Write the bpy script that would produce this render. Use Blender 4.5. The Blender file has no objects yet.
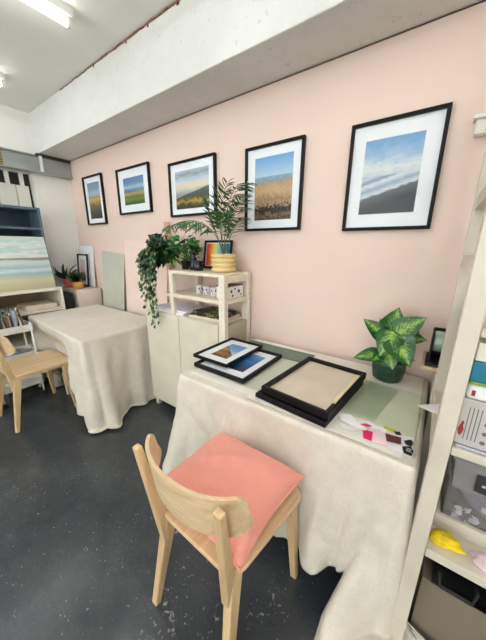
import bpy, bmesh, math, random
from mathutils import Vector, Matrix, Euler
random.seed(7)
C = bpy.context.scene
COL = C.collection
PI = math.pi
R = math.radians

# ------------------------------------------------------------------ materials
def lin(c):
    out = []
    for v in c:
        v = v / 255.0
        out.append(v / 12.92 if v <= 0.04045 else ((v + 0.055) / 1.055) ** 2.4)
    return (out[0], out[1], out[2], 1.0)

def new_mat(name):
    m = bpy.data.materials.new(name)
    m.use_nodes = True
    nt = m.node_tree
    for n in list(nt.nodes):
        nt.nodes.remove(n)
    o = nt.nodes.new('ShaderNodeOutputMaterial')
    b = nt.nodes.new('ShaderNodeBsdfPrincipled')
    nt.links.new(b.outputs[0], o.inputs[0])
    return m, nt, b, o

def N(nt, t, **kw):
    n = nt.nodes.new(t)
    for k, v in kw.items():
        setattr(n, k, v)
    return n

def coords(nt, scale=(1, 1, 1), rot=(0, 0, 0), kind='Object'):
    tc = N(nt, 'ShaderNodeTexCoord')
    mp = N(nt, 'ShaderNodeMapping')
    mp.inputs['Scale'].default_value = scale
    mp.inputs['Rotation'].default_value = rot
    nt.links.new(tc.outputs[kind], mp.inputs[0])
    return mp.outputs[0]

def noise(nt, vec, scale, detail=4, rough=.5, dist=0):
    n = N(nt, 'ShaderNodeTexNoise')
    n.inputs['Scale'].default_value = scale
    n.inputs['Detail'].default_value = detail
    n.inputs['Roughness'].default_value = rough
    n.inputs['Distortion'].default_value = dist
    nt.links.new(vec, n.inputs['Vector'])
    return n.outputs['Fac']

def ramp(nt, fac, stops, interp='LINEAR'):
    r = N(nt, 'ShaderNodeValToRGB')
    r.color_ramp.interpolation = interp
    els = r.color_ramp.elements
    while len(els) < len(stops):
        els.new(0.5)
    for e, (p, c) in zip(els, stops):
        e.position = p
        e.color = lin(c) if len(c) == 3 else c
    nt.links.new(fac, r.inputs[0])
    return r.outputs[0]

def mth(nt, op, a, b=None, c=None, clamp=False):
    m = N(nt, 'ShaderNodeMath', operation=op)
    m.use_clamp = clamp
    for i, v in enumerate((a, b, c)):
        if v is None:
            continue
        if isinstance(v, (int, float)):
            m.inputs[i].default_value = v
        else:
            nt.links.new(v, m.inputs[i])
    return m.outputs[0]

def mixc(nt, fac, a, b):
    m = N(nt, 'ShaderNodeMix', data_type='RGBA')
    if isinstance(fac, (int, float)):
        m.inputs[0].default_value = fac
    else:
        nt.links.new(fac, m.inputs[0])
    for i, v in ((6, a), (7, b)):
        if isinstance(v, tuple):
            m.inputs[i].default_value = lin(v) if len(v) == 3 else v
        else:
            nt.links.new(v, m.inputs[i])
    return m.outputs[2]

def bump(nt, b, h, strength=.3, dist=.002):
    bp = N(nt, 'ShaderNodeBump')
    bp.inputs['Strength'].default_value = strength
    bp.inputs['Distance'].default_value = dist
    nt.links.new(h, bp.inputs['Height'])
    nt.links.new(bp.outputs[0], b.inputs['Normal'])

def pm(name, col, rough=.5, metal=0, var=.06, vscale=8, bmp=0, bscale=120, stretch=(1, 1, 1), coat=0, sheen=0):
    m, nt, b, o = new_mat(name)
    v = coords(nt, stretch)
    n = noise(nt, v, vscale)
    lo = tuple(max(0, c * (1 - var)) for c in col)
    hi = tuple(min(255, c * (1 + var)) for c in col)
    nt.links.new(ramp(nt, n, [(.3, lo), (.7, hi)]), b.inputs['Base Color'])
    b.inputs['Roughness'].default_value = rough
    b.inputs['Metallic'].default_value = metal
    if coat:
        b.inputs['Coat Weight'].default_value = coat
    if sheen:
        b.inputs['Sheen Weight'].default_value = sheen
    if bmp:
        bump(nt, b, noise(nt, v, bscale, 3), bmp)
    return m

def wood(name, c1, c2, rough=.45, axis='X', scale=1.0):
    m, nt, b, o = new_mat(name)
    s = {'X': (1.5, 22, 22), 'Y': (22, 1.5, 22), 'Z': (22, 22, 1.5)}[axis]
    v = coords(nt, tuple(k * scale for k in s))
    n = noise(nt, v, 1.6, 5, .6, .6)
    n2 = noise(nt, v, 8, 3, .6)
    f = mth(nt, 'ADD', mth(nt, 'MULTIPLY', n, .75), mth(nt, 'MULTIPLY', n2, .25))
    nt.links.new(ramp(nt, f, [(.35, c1), (.62, c2)]), b.inputs['Base Color'])
    b.inputs['Roughness'].default_value = rough
    bump(nt, b, n2, .12, .001)
    return m

def glass_mat(name, tint=(255, 255, 255), refl=1.0, rough=.02):
    m = bpy.data.materials.new(name)
    m.use_nodes = True
    nt = m.node_tree
    for n in list(nt.nodes):
        nt.nodes.remove(n)
    o = N(nt, 'ShaderNodeOutputMaterial')
    t = N(nt, 'ShaderNodeBsdfTransparent')
    t.inputs[0].default_value = lin(tint)
    g = N(nt, 'ShaderNodeBsdfGlossy')
    g.inputs['Roughness'].default_value = rough
    fr = N(nt, 'ShaderNodeFresnel')
    fr.inputs[0].default_value = 1.45
    mx = N(nt, 'ShaderNodeMixShader')
    ge = N(nt, 'ShaderNodeNewGeometry')
    nt.links.new(mth(nt, 'MULTIPLY', mth(nt, 'MULTIPLY', fr.outputs[0], refl), mth(nt, 'SUBTRACT', 1, ge.outputs['Backfacing'])), mx.inputs[0])
    nt.links.new(t.outputs[0], mx.inputs[1])
    nt.links.new(g.outputs[0], mx.inputs[2])
    nt.links.new(mx.outputs[0], o.inputs[0])
    return m

def frosted(name, col, k, rough=.2):
    m = glass_mat(name, (250, 250, 250), .5, rough)
    nt = m.node_tree
    o = [n for n in nt.nodes if n.type == 'OUTPUT_MATERIAL'][0]
    src = o.inputs[0].links[0].from_socket
    d = N(nt, 'ShaderNodeBsdfDiffuse'); d.inputs[0].default_value = lin(col)
    mx = N(nt, 'ShaderNodeMixShader'); mx.inputs[0].default_value = k
    nt.links.new(src, mx.inputs[1]); nt.links.new(d.outputs[0], mx.inputs[2]); nt.links.new(mx.outputs[0], o.inputs[0])
    return m

def emit(name, col, s):
    m, nt, b, o = new_mat(name)
    b.inputs['Base Color'].default_value = (1, 1, 1, 1)
    b.inputs['Emission Color'].default_value = lin(col)
    b.inputs['Emission Strength'].default_value = s
    return m

def picture(name, sky, ground, h=.5, slope=0, edge=.02, gb=0.0, gs=(2, 2, 14), gn=.2, ss=(2, 2, 6), sn=.25, nscale=3, seed=0):
    """a landscape photograph: sky ramp above a ground ramp, both broken up by noise"""
    m, nt, b, o = new_mat(name)
    tc = N(nt, 'ShaderNodeTexCoord')
    sp = N(nt, 'ShaderNodeSeparateXYZ')
    nt.links.new(tc.outputs['Generated'], sp.inputs[0])
    x, z = sp.outputs[0], sp.outputs[2]
    def nz(sc, k):
        mp = N(nt, 'ShaderNodeMapping')
        mp.inputs['Scale'].default_value = sc
        mp.inputs['Location'].default_value = (seed + k, k * 2.3, seed)
        nt.links.new(tc.outputs['Generated'], mp.inputs[0])
        return mth(nt, 'SUBTRACT', noise(nt, mp.outputs[0], nscale, 6, .65), .5)
    ng, ns, ne = nz(gs, 1), nz(ss, 4), nz((3, 1, 1), 9)
    gf = mth(nt, 'ADD', mth(nt, 'SUBTRACT', z, mth(nt, 'MULTIPLY', x, gb)), mth(nt, 'MULTIPLY', ng, gn * 2))
    sf = mth(nt, 'ADD', z, mth(nt, 'MULTIPLY', ns, sn * 2))
    gc = ramp(nt, gf, ground)
    sc = ramp(nt, sf, sky)
    d = mth(nt, 'SUBTRACT', z, mth(nt, 'ADD', mth(nt, 'MULTIPLY', x, slope), h))
    d = mth(nt, 'ADD', d, mth(nt, 'MULTIPLY', ne, edge * 2))
    f = mth(nt, 'MULTIPLY_ADD', d, 60, .5, clamp=True)
    nt.links.new(mixc(nt, f, gc, sc), b.inputs['Base Color'])
    b.inputs['Roughness'].default_value = .4
    return m

M = {}
def plaster(name, col, var, bs, st=(1, 1, 1)):
    m, nt, b, o = new_mat(name)
    v = coords(nt, st)
    n1 = noise(nt, v, 1.1, 5, .6)
    n2 = noise(nt, v, 60, 3, .6)
    lo = tuple(c * (1 - var) for c in col)
    nt.links.new(ramp(nt, n1, [(.3, lo), (.65, col)]), b.inputs['Base Color'])
    b.inputs['Roughness'].default_value = .75
    bump(nt, b, mth(nt, 'ADD', n2, mth(nt, 'MULTIPLY', noise(nt, v, 9, 4), 1.5)), bs, .004)
    return m
M['pink'] = plaster('pink_wall_paint', (238, 214, 200), .025, .12)
M['white'] = plaster('white_wall_paint', (236, 234, 228), .04, .25)
M['ceil'] = plaster('ceiling_paint', (242, 242, 234), .04, .2)

def beam_mat():
    m, nt, b, o = new_mat('beam_plaster')
    tc = N(nt, 'ShaderNodeTexCoord')
    sp = N(nt, 'ShaderNodeSeparateXYZ')
    nt.links.new(tc.outputs['Object'], sp.inputs[0])
    v = tc.outputs['Object']
    n1 = noise(nt, v, 2.2, 5, .6)
    base = ramp(nt, n1, [(.3, (218, 218, 211)), (.65, (230, 230, 225))])
    # small dents and grey flakes
    n3 = noise(nt, v, 26, 3, .7)
    base = mixc(nt, ramp(nt, n3, [(.32, (170, 170, 170)), (.35, (0, 0, 0))]), base, (176, 172, 164))
    # board joint low relief
    n2 = noise(nt, v, 3.0, 6, .7)
    edge = mth(nt, 'ADD', sp.outputs[2], mth(nt, 'MULTIPLY', n2, .05))
    rust = mth(nt, 'MULTIPLY_ADD', edge, 90, -90 * 2.752, clamp=True)
    xr = mth(nt, 'MULTIPLY', mth(nt, 'MULTIPLY_ADD', sp.outputs[0], 4, 4 * 2.6, clamp=True), 1.0)
    nt.links.new(mixc(nt, mth(nt, 'MULTIPLY', rust, xr), base, (150, 92, 66)), b.inputs['Base Color'])
    b.inputs['Roughness'].default_value = .75
    bump(nt, b, mth(nt, 'ADD', noise(nt, v, 45, 4, .7), mth(nt, 'MULTIPLY', noise(nt, v, 7, 4), 1.2)), .8, .008)
    return m
M['beam'] = beam_mat()

def floor_mat():
    m, nt, b, o = new_mat('painted_concrete_floor')
    v = coords(nt)
    big = noise(nt, v, 1.3, 5, .65)
    mid = noise(nt, v, 9, 4, .6)
    f = mth(nt, 'ADD', mth(nt, 'MULTIPLY', big, .7), mth(nt, 'MULTIPLY', mid, .3))
    fine = noise(nt, v, 70, 4, .7)
    f = mth(nt, 'ADD', mth(nt, 'MULTIPLY', f, .7), mth(nt, 'MULTIPLY', fine, .3))
    base = ramp(nt, f, [(.36, (48, 52, 56)), (.5, (59, 63, 66)), (.64, (76, 80, 82))])
    # paint flecks, dense in the worn patch by the near chair
    vo = N(nt, 'ShaderNodeTexVoronoi')
    vo.inputs['Scale'].default_value = 34
    vo.inputs['Randomness'].default_value = 1
    nt.links.new(coords(nt, (1, 1.7, 1), (0, 0, .5)), vo.inputs['Vector'])
    wn = noise(nt, v, 46, 4, .7, .8)
    tc = N(nt, 'ShaderNodeTexCoord')
    sp = N(nt, 'ShaderNodeSeparateXYZ')
    nt.links.new(tc.outputs['Object'], sp.inputs[0])
    dx = mth(nt, 'MULTIPLY', mth(nt, 'ADD', sp.outputs[0], .55), 1.2)
    dy = mth(nt, 'ADD', sp.outputs[1], 1.15)
    dd = mth(nt, 'SQRT', mth(nt, 'ADD', mth(nt, 'MULTIPLY', dx, dx), mth(nt, 'MULTIPLY', dy, dy)))
    wear = mth(nt, 'MULTIPLY_ADD', dd, -1.3, 1.15, clamp=True)
    wear = mth(nt, 'MULTIPLY', wear, ramp(nt, noise(nt, v, 3.5, 3), [(.42, (0, 0, 0)), (.6, (255, 255, 255))]))
    th = mth(nt, 'MULTIPLY_ADD', wear, -.115, .685)
    fl = mth(nt, 'MULTIPLY', mth(nt, 'SUBTRACT', wn, th), 22, clamp=True)
    spk = mth(nt, 'MULTIPLY_ADD', vo.outputs['Distance'], -30, 3.6, clamp=True)
    pick = ramp(nt, noise(nt, v, 12, 2), [(.53, (0, 0, 0)), (.58, (255, 255, 255))])
    fl = mth(nt, 'MAXIMUM', mth(nt, 'MULTIPLY', fl, .6), mth(nt, 'MULTIPLY', mth(nt, 'MULTIPLY', spk, pick), .6))
    nt.links.new(mixc(nt, fl, base, (176, 178, 176)), b.inputs['Base Color'])
    nt.links.new(ramp(nt, mid, [(.3, (95, 95, 95)), (.7, (140, 140, 140))]), b.inputs['Roughness'])
    bump(nt, b, noise(nt, v, 30, 5, .7), .25, .003)
    return m
M['floor'] = floor_mat()

def cloth_mat(name, col, dark):
    m, nt, b, o = new_mat(name)
    v = coords(nt)
    n1 = noise(nt, v, 14, 6, .75)
    n2 = noise(nt, coords(nt, (1, 1, 6)), 110, 2)
    n3 = noise(nt, coords(nt, (6, 6, 1)), 110, 2)
    f = mth(nt, 'ADD', mth(nt, 'MULTIPLY', n1, .36), mth(nt, 'MULTIPLY', mth(nt, 'ADD', n2, n3), .32))
    nt.links.new(ramp(nt, f, [(.35, dark), (.62, col)]), b.inputs['Base Color'])
    b.inputs['Roughness'].default_value = .95
    b.inputs['Sheen Weight'].default_value = .15
    bump(nt, b, mth(nt, 'ADD', mth(nt, 'ADD', n2, n3), mth(nt, 'MULTIPLY', noise(nt, v, 24, 5, .7), 1.5)), .5, .003)
    return m
M['cloth'] = cloth_mat('linen_cloth', (231, 224, 209), (208, 200, 183))
M['pillow'] = cloth_mat('salmon_cotton', (244, 166, 150), (238, 152, 136))
M['birch'] = wood('birch_wood', (204, 172, 128), (228, 200, 160), .42, 'Y')
M['birchx'] = wood('birch_plywood', (204, 174, 130), (228, 202, 164), .42, 'X')
M['birchz'] = wood('birch_leg', (198, 164, 118), (222, 192, 148), .42, 'Z')
M['birch_edge'] = pm('pale_plywood_edge', (236, 214, 180), .5)
M['birch_dark'] = wood('shaded_ply', (166, 128, 82), (196, 158, 108), .5, 'X')
M['ivar'] = wood('cream_painted_pine', (226, 215, 190), (234, 224, 202), .55, 'X', .6)
M['ivarz'] = wood('cream_painted_post', (228, 219, 198), (236, 228, 210), .55, 'Z', .6)
M['door'] = pm('cream_door_paint', (222, 215, 194), .5, var=.02)
M['post'] = wood('raw_pine_post', (198, 158, 132), (212, 174, 148), .6, 'Z')
M['rshelf'] = pm('warm_grey_paint', (210, 202, 184), .45, var=.03)
M['black'] = pm('black_frame_lacquer', (14, 13, 15), .5)
M['black'].node_tree.nodes['Principled BSDF'].inputs['Specular IOR Level'].default_value = .25
M['blacks'] = pm('black_satin', (18, 19, 21), .6)
M['blackg'] = pm('black_glazed_ceramic', (16, 18, 22), .15)
M['mat'] = pm('white_mat_board', (248, 248, 252), .8, var=.01)
M['bevel'] = pm('bevel_cut_core', (250, 250, 250), .8)
M['glass'] = glass_mat('picture_glass', (253, 254, 254), .3)
M['gglass'] = glass_mat('green_tinted_glass', (248, 251, 246), .5)
M['gclear'] = glass_mat('faint_green_glass', (253, 255, 252), .5)
M['gedge'] = glass_mat('grey_tinted_glass', (246, 249, 246), .5)
M['plast'] = frosted('clear_plastic', (206, 204, 204), .16)
M['plastg'] = frosted('cloudy_plastic', (176, 174, 172), .42)
M['smoke'] = glass_mat('smoked_plastic', (176, 178, 180), .6, .2)
M['cut'] = pm('green_cutting_mat', (104, 122, 108), .6, var=.08)
M['board'] = pm('white_foam_board', (236, 231, 218), .6, var=.02)
M['beigeboard'] = pm('beige_backing_board', (214, 200, 180), .8, var=.03)
M['paper'] = pm('white_paper', (240, 238, 238), .8, var=.02)
M['card'] = pm('white_card', (236, 234, 240), .6, var=.01)
M['pinkcard'] = pm('magenta_card', (222, 30, 104), .6)
M['palepink'] = pm('pale_pink_card', (238, 214, 220), .6)
M['maroon'] = pm('maroon_card', (94, 36, 40), .6)
M['lime'] = pm('lime_card', (196, 206, 70), .6)
M['potgreen'] = pm('dark_green_pot', (38, 62, 50), .35, var=.15, vscale=20)
M['potrim'] = pm('worn_green_rim', (70, 96, 72), .5)
M['soil'] = pm('potting_soil', (50, 38, 28), .95, bmp=.8)
M['ribpot'] = pm('pale_yellow_glaze', (226, 200, 142), .4)
M['ochre'] = pm('ochre_pot', (200, 150, 62), .6)
M['salmon'] = pm('salmon_pot', (232, 108, 92), .5)
M['galv'] = pm('galvanised_steel', (158, 164, 160), .45, .55, var=.1, vscale=5, stretch=(1, .3, 1))
M['darkgap'] = pm('dark_window_glass', (26, 24, 30), .3)
M['offw'] = pm('cream_blind', (222, 220, 208), .7, var=.05, vscale=3)
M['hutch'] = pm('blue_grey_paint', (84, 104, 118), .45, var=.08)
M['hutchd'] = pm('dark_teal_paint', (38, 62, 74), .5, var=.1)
M['sage'] = pm('sage_grey_board', (196, 198, 184), .7, var=.02)
M['pinkb'] = pm('pale_pink_board', (240, 216, 204), .7, var=.015)
M['pinkledge'] = pm('pale_pink_plinth_paint', (224, 206, 196), .7, var=.02)
M['shelfw'] = pm('white_melamine', (228, 222, 206), .5, var=.02)
M['shelfin'] = pm('greige_melamine', (176, 164, 142), .6, var=.04)
M['enamel'] = pm('white_enamel', (230, 230, 222), .35)
M['tube'] = pm('bare_steel', (150, 150, 150), .3, .8)
M['greyc'] = pm('grey_cloth', (150, 150, 158), .9, var=.2, vscale=20)
M['cardbox'] = pm('pale_grey_carton', (188, 182, 176), .7, var=.02)
M['ink'] = pm('grey_print_ink', (104, 98, 100), .7)
M['red'] = pm('dark_red_ink', (150, 40, 48), .6)
M['teal'] = pm('teal_cover', (24, 108, 132), .5, var=.12, vscale=12)
M['leafg'] = pm('leaf_green_cover', (120, 150, 60), .6)
M['silver'] = pm('silver_film', (190, 192, 198), .25, .6)
M['lav'] = pm('lavender_fabric', (166, 150, 172), .85, var=.12, vscale=20, bmp=.8, bscale=40)
M['blue'] = pm('blue_fabric', (28, 70, 150), .8, var=.2, vscale=20)
M['yellow'] = pm('yellow_wool', (238, 200, 30), .9, var=.12, vscale=40, bmp=1, bscale=90)
M['taupe'] = pm('taupe_carton', (122, 111, 94), .85, var=.08, vscale=3)
M['label'] = pm('label_black', (38, 40, 44), .5)
M['mugw'] = pm('white_ceramic', (232, 228, 226), .3, var=.02)
M['mugink'] = pm('mauve_print', (120, 90, 110), .5)
M['tubew'] = emit('fluorescent_tube', (248, 250, 255), 13.5)
M['tubeb'] = emit('added_bright_tube', (248, 250, 255), 36)
M['rust'] = pm('rusty_crack', (128, 84, 62), .9, var=.35, vscale=30)
M['seam'] = pm('dark_joint', (60, 54, 50), .9)

def leaf_mat(name, edge, mid, rough=.35, scale=28, veins=True):
    m, nt, b, o = new_mat(name)
    uv = N(nt, 'ShaderNodeUVMap')
    sp = N(nt, 'ShaderNodeSeparateXYZ')
    nt.links.new(uv.outputs[0], sp.inputs[0])
    d = mth(nt, 'ABSOLUTE', mth(nt, 'SUBTRACT', sp.outputs[1], .5))
    n = noise(nt, coords(nt, (1, 1, 1), kind='Object'), scale, 5, .75)
    wv = mth(nt, 'SINE', mth(nt, 'ADD', mth(nt, 'MULTIPLY', sp.outputs[0], 46), mth(nt, 'MULTIPLY', d, -40)))
    f = mth(nt, 'ADD', mth(nt, 'MULTIPLY', d, -1.15), mth(nt, 'MULTIPLY', n, 1.25))
    if veins:
        f = mth(nt, 'ADD', f, mth(nt, 'MULTIPLY', wv, .07))
    nt.links.new(ramp(nt, f, [(.28, edge), (.47, tuple((a + c) / 2 for a, c in zip(edge, mid))), (.70, mid)]), b.inputs['Base Color'])
    b.inputs['Roughness'].default_value = rough
    b.inputs['Coat Weight'].default_value = .15
    return m
M['dief'] = leaf_mat('variegated_leaf', (22, 82, 26), (160, 194, 84), .35, 60)
M['ivy'] = leaf_mat('ivy_leaf', (16, 48, 22), (44, 92, 40), .4, 12, False)
M['ivyl'] = leaf_mat('young_ivy_leaf', (58, 104, 30), (140, 176, 70), .45, 12, False)
M['bush'] = leaf_mat('glossy_green_leaf', (18, 78, 26), (70, 150, 54), .25, 14)
M['palm'] = leaf_mat('palm_leaflet', (30, 78, 34), (92, 140, 66), .4, 9, False)
M['succ'] = leaf_mat('dark_green_leaf', (20, 52, 24), (58, 104, 50), .35, 20)
M['stem'] = pm('green_stem', (84, 110, 50), .6)

M['pic_shore'] = picture('print_grey_shore',
    [(.42, (146, 166, 190)), (.50, (196, 208, 216)), (.62, (226, 228, 224)), (.74, (170, 196, 218)), (.86, (140, 178, 214)), (1, (116, 162, 208))],
    [(.05, (52, 54, 60)), (.14, (84, 86, 92)), (.20, (100, 102, 108)), (.225, (214, 220, 226)), (.30, (150, 168, 190)), (.37, (220, 226, 232)), (.42, (126, 148, 176)), (.48, (206, 214, 222)), (.55, (112, 138, 170))],
    h=.52, slope=.0, edge=.002, gb=.20, gn=.05, gs=(2.4, 1, 12), ss=(1.6, 1, 4), sn=.20, seed=3)
M['pic_beach'] = picture('print_pebble_beach',
    [(.62, (212, 218, 214)), (.75, (168, 200, 222)), (1, (96, 160, 214))],
    [(.04, (70, 54, 44)), (.08, (150, 118, 88)), (.12, (40, 34, 34)), (.22, (46, 38, 36)), (.27, (198, 164, 128)), (.32, (150, 116, 84)), (.45, (206, 170, 128)), (.58, (190, 150, 108)), (.63, (120, 152, 170)), (.72, (142, 174, 190))],
    h=.70, edge=.004, gn=.22, gs=(4.4, 1, 6), sn=.05, nscale=4.2, seed=8)
M['pic_sunset'] = picture('print_sunset_estuary',
    [(.40, (150, 156, 160)), (.50, (196, 196, 192)), (.58, (232, 214, 176)), (.68, (214, 218, 216)), (.80, (184, 196, 206)), (.9, (140, 150, 162)), (1, (170, 190, 210))],
    [(.04, (54, 50, 34)), (.14, (92, 90, 40)), (.2, (196, 158, 50)), (.26, (84, 84, 50)), (.38, (74, 78, 66)), (.5, (96, 100, 96))],
    h=.30, slope=.24, edge=.03, gn=.2, gs=(2.6, 1, 4), ss=(1.4, 1, 6), sn=.14, seed=14)
M['pic_dunes'] = picture('print_dune_grass',
    [(.55, (150, 176, 198)), (.66, (176, 196, 210)), (.78, (104, 146, 190)), (1, (84, 128, 180))],
    [(.06, (54, 96, 40)), (.2, (130, 140, 64)), (.3, (84, 116, 52)), (.40, (206, 164, 120)), (.48, (120, 140, 100)), (.52, (86, 126, 168)), (.6, (120, 160, 196))],
    h=.60, edge=.03, gn=.20, gs=(6, 1, 5), sn=.12, nscale=4, seed=21)
M['pic_reeds'] = picture('print_autumn_reeds',
    [(.62, (150, 178, 192)), (.72, (176, 196, 206)), (.8, (136, 166, 184)), (1, (108, 152, 184))],
    [(.05, (52, 50, 46)), (.22, (74, 74, 62)), (.36, (106, 96, 60)), (.48, (196, 152, 70)), (.56, (214, 172, 96)), (.62, (120, 126, 110))],
    h=.62, edge=.02, gn=.22, gs=(8, 1, 2.6), sn=.14, nscale=3.2, seed=30)
M['pic_hill'] = picture('print_golden_headland',
    [(.3, (206, 222, 236)), (.6, (126, 172, 220)), (1, (96, 152, 214))],
    [(.05, (60, 42, 20)), (.25, (176, 112, 30)), (.4, (96, 72, 26)), (.55, (206, 140, 44)), (.7, (90, 84, 40))],
    h=.80, slope=-.55, edge=.03, gn=.22, gs=(2.5, 1, 3), sn=.12, nscale=2.5, seed=41)
M['pic_blue'] = picture('print_blue_bay',
    [(.4, (56, 132, 196)), (.7, (28, 104, 178)), (1, (96, 160, 214))],
    [(.05, (20, 36, 58)), (.2, (24, 60, 96)), (.4, (20, 84, 140)), (.6, (40, 112, 168))],
    h=.42, slope=.1, edge=.05, gn=.2, gs=(2.5, 1, 3), sn=.16, nscale=2.5, seed=50)
M['pic_pinkish'] = picture('print_pink_blossom',
    [(.4, (214, 170, 166)), (.7, (226, 196, 190)), (1, (232, 210, 204))],
    [(.1, (70, 66, 66)), (.3, (120, 92, 92)), (.5, (190, 140, 138))],
    h=.4, edge=.06, gn=.2, gs=(3, 1, 3), sn=.16, seed=60)
M['pic_paint'] = picture('painted_seascape',
    [(.55, (206, 214, 206)), (.66, (226, 230, 222)), (.76, (176, 206, 202)), (.84, (224, 229, 223)), (.92, (186, 212, 208)), (1, (206, 218, 210))],
    [(.04, (182, 176, 142)), (.2, (206, 200, 166)), (.32, (150, 184, 192)), (.38, (206, 218, 214)), (.44, (150, 190, 200)), (.52, (206, 216, 210)), (.565, (196, 206, 200)), (.585, (138, 146, 136)), (.62, (128, 136, 128))],
    h=.60, edge=.004, gb=-.02, gn=.06, gs=(2.2, 1.2, 6), ss=(2.4, 1.2, 5), sn=.28, nscale=2.6, seed=70)
def rainbow():
    m, nt, b, o = new_mat('print_colour_stripes')
    tc = N(nt, 'ShaderNodeTexCoord'); sp = N(nt, 'ShaderNodeSeparateXYZ')
    nt.links.new(tc.outputs['Generated'], sp.inputs[0])
    n = noise(nt, tc.outputs['Generated'], 4, 4)
    f = mth(nt, 'ADD', sp.outputs[0], mth(nt, 'MULTIPLY', mth(nt, 'SUBTRACT', n, .5), .16))
    c = ramp(nt, f, [(.0, (196, 48, 40)), (.14, (232, 96, 44)), (.26, (244, 176, 60)), (.40, (240, 214, 120)), (.52, (150, 206, 196)), (.72, (64, 150, 168)), (1, (56, 92, 130))])
    nt.links.new(c, b.inputs['Base Color'])
    b.inputs['Roughness'].default_value = .4
    return m
M['pic_rainbow'] = rainbow()

# ------------------------------------------------------------------ mesh helpers
class MB:
    def __init__(s):
        s.b = bmesh.new()
        s.uv = None
    def box(s, x0, x1, y0, y1, z0, z1, mat=None):
        vs = [s.b.verts.new((x, y, z)) for x in (x0, x1) for y in (y0, y1) for z in (z0, z1)]
        if mat is not None:
            for v in vs:
                v.co = mat @ v.co
        for f in ((0, 1, 3, 2), (4, 6, 7, 5), (0, 4, 5, 1), (2, 3, 7, 6), (0, 2, 6, 4), (1, 5, 7, 3)):
            s.b.faces.new([vs[i] for i in f])
        return s
    def prism(s, pts, z0, z1, mat=None):
        lo = [s.b.verts.new((x, y, z0)) for x, y in pts]
        hi = [s.b.verts.new((x, y, z1)) for x, y in pts]
        if mat is not None:
            for v in lo + hi:
                v.co = mat @ v.co
        n = len(pts)
        s.b.faces.new(lo[::-1]); s.b.faces.new(hi)
        for i in range(n):
            s.b.faces.new((lo[i], lo[(i + 1) % n], hi[(i + 1) % n], hi[i]))
        return s
    def lathe(s, prof, cx=0, cy=0, n=32, mat=None):
        rings = []
        for r, z in prof:
            if r < 1e-5:
                rings.append([s.b.verts.new((cx, cy, z))])
            else:
                rings.append([s.b.verts.new((cx + r * math.cos(2 * PI * i / n), cy + r * math.sin(2 * PI * i / n), z)) for i in range(n)])
        if mat is not None:
            for rg in rings:
                for v in rg:
                    v.co = mat @ v.co
        for a, c in zip(rings, rings[1:]):
            for i in range(n):
                j = (i + 1) % n
                if len(a) == 1 and len(c) == 1:
                    continue
                if len(a) == 1:
                    s.b.faces.new((a[0], c[i], c[j]))
                elif len(c) == 1:
                    s.b.faces.new((a[i], a[j], c[0]))
                else:
                    s.b.faces.new((a[i], a[j], c[j], c[i]))
        return s
    def tube(s, pts, r, n=8, squash=1.0):
        pts = [Vector(p) for p in pts]
        rad = r if isinstance(r, (list, tuple)) else [r] * len(pts)
        rings = []
        for i, p in enumerate(pts):
            d = (pts[min(i + 1, len(pts) - 1)] - pts[max(i - 1, 0)]).normalized()
            a = Vector((0, 0, 1)) if abs(d.z) < .9 else Vector((1, 0, 0))
            u = d.cross(a).normalized(); w = d.cross(u).normalized()
            rings.append([s.b.verts.new(p + (u * math.cos(2 * PI * k / n) + w * math.sin(2 * PI * k / n) * squash) * rad[i]) for k in range(n)])
        for a, c in zip(rings, rings[1:]):
            for k in range(n):
                s.b.faces.new((a[k], a[(k + 1) % n], c[(k + 1) % n], c[k]))
        s.b.faces.new(rings[0][::-1]); s.b.faces.new(rings[-1])
        return s
    def beam(s, a, b_, wa, wb, up=(0, 1, 0)):
        """tapered bar from a to b; wa, wb = (width, depth)"""
        a, b_ = Vector(a), Vector(b_)
        d = (b_ - a).normalized(); u = d.cross(Vector(up)).normalized(); w = u.cross(d).normalized()
        rg = []
        for p, (x, y) in ((a, wa), (b_, wb)):
            rg.append([s.b.verts.new(p + u * sx * x / 2 + w * sy * y / 2) for sx, sy in ((-1, -1), (1, -1), (1, 1), (-1, 1))])
        s.b.faces.new(rg[0][::-1]); s.b.faces.new(rg[1])
        for k in range(4):
            s.b.faces.new((rg[0][k], rg[0][(k + 1) % 4], rg[1][(k + 1) % 4], rg[1][k]))
        return s
    def grid(s, fn, nu, nv, uv=False):
        vs = [[s.b.verts.new(fn(i / nu, j / nv)) for j in range(nv + 1)] for i in range(nu + 1)]
        if uv and s.uv is None:
            s.uv = s.b.loops.layers.uv.new('UVMap')
        for i in range(nu):
            for j in range(nv):
                f = s.b.faces.new((vs[i][j], vs[i + 1][j], vs[i + 1][j + 1], vs[i][j + 1]))
                if uv:
                    for l, (a, c) in zip(f.loops, ((i, j), (i + 1, j), (i + 1, j + 1), (i, j + 1))):
                        l[s.uv].uv = (a / nu, c / nv)
        return vs
    def leaf(s, base, tip, width, normal=(0, -.4, 1), droop=.12, fold=.18, shape=1.0, nu=8, nv=4, ymax=None):
        base, tip = Vector(base), Vector(tip)
        d = tip - base; L = d.length; d.normalize()
        nrm = Vector(normal); nrm = (nrm - d * nrm.dot(d))
        if nrm.length < 1e-3:
            nrm = Vector((1, 0, 0))
        nrm.normalize(); side = d.cross(nrm).normalized()
        def fn(u, v):
            w = width * .5 * (math.sin(PI * min(1, u ** (.72 * shape))) ** .85) + .0008
            if u > .85:
                w *= (1 - u) / .15 * .6 + .4 if u < 1 else .1
            k = (v - .5) * 2
            p = base + d * L * u + side * w * k + nrm * (fold * w * abs(k) ** 1.3 + L * droop * math.sin(PI * u) - 0)
            if ymax is not None and p.y > ymax:
                p.y = ymax
            return p
        s.grid(fn, nu, nv, True)
        return s
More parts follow.
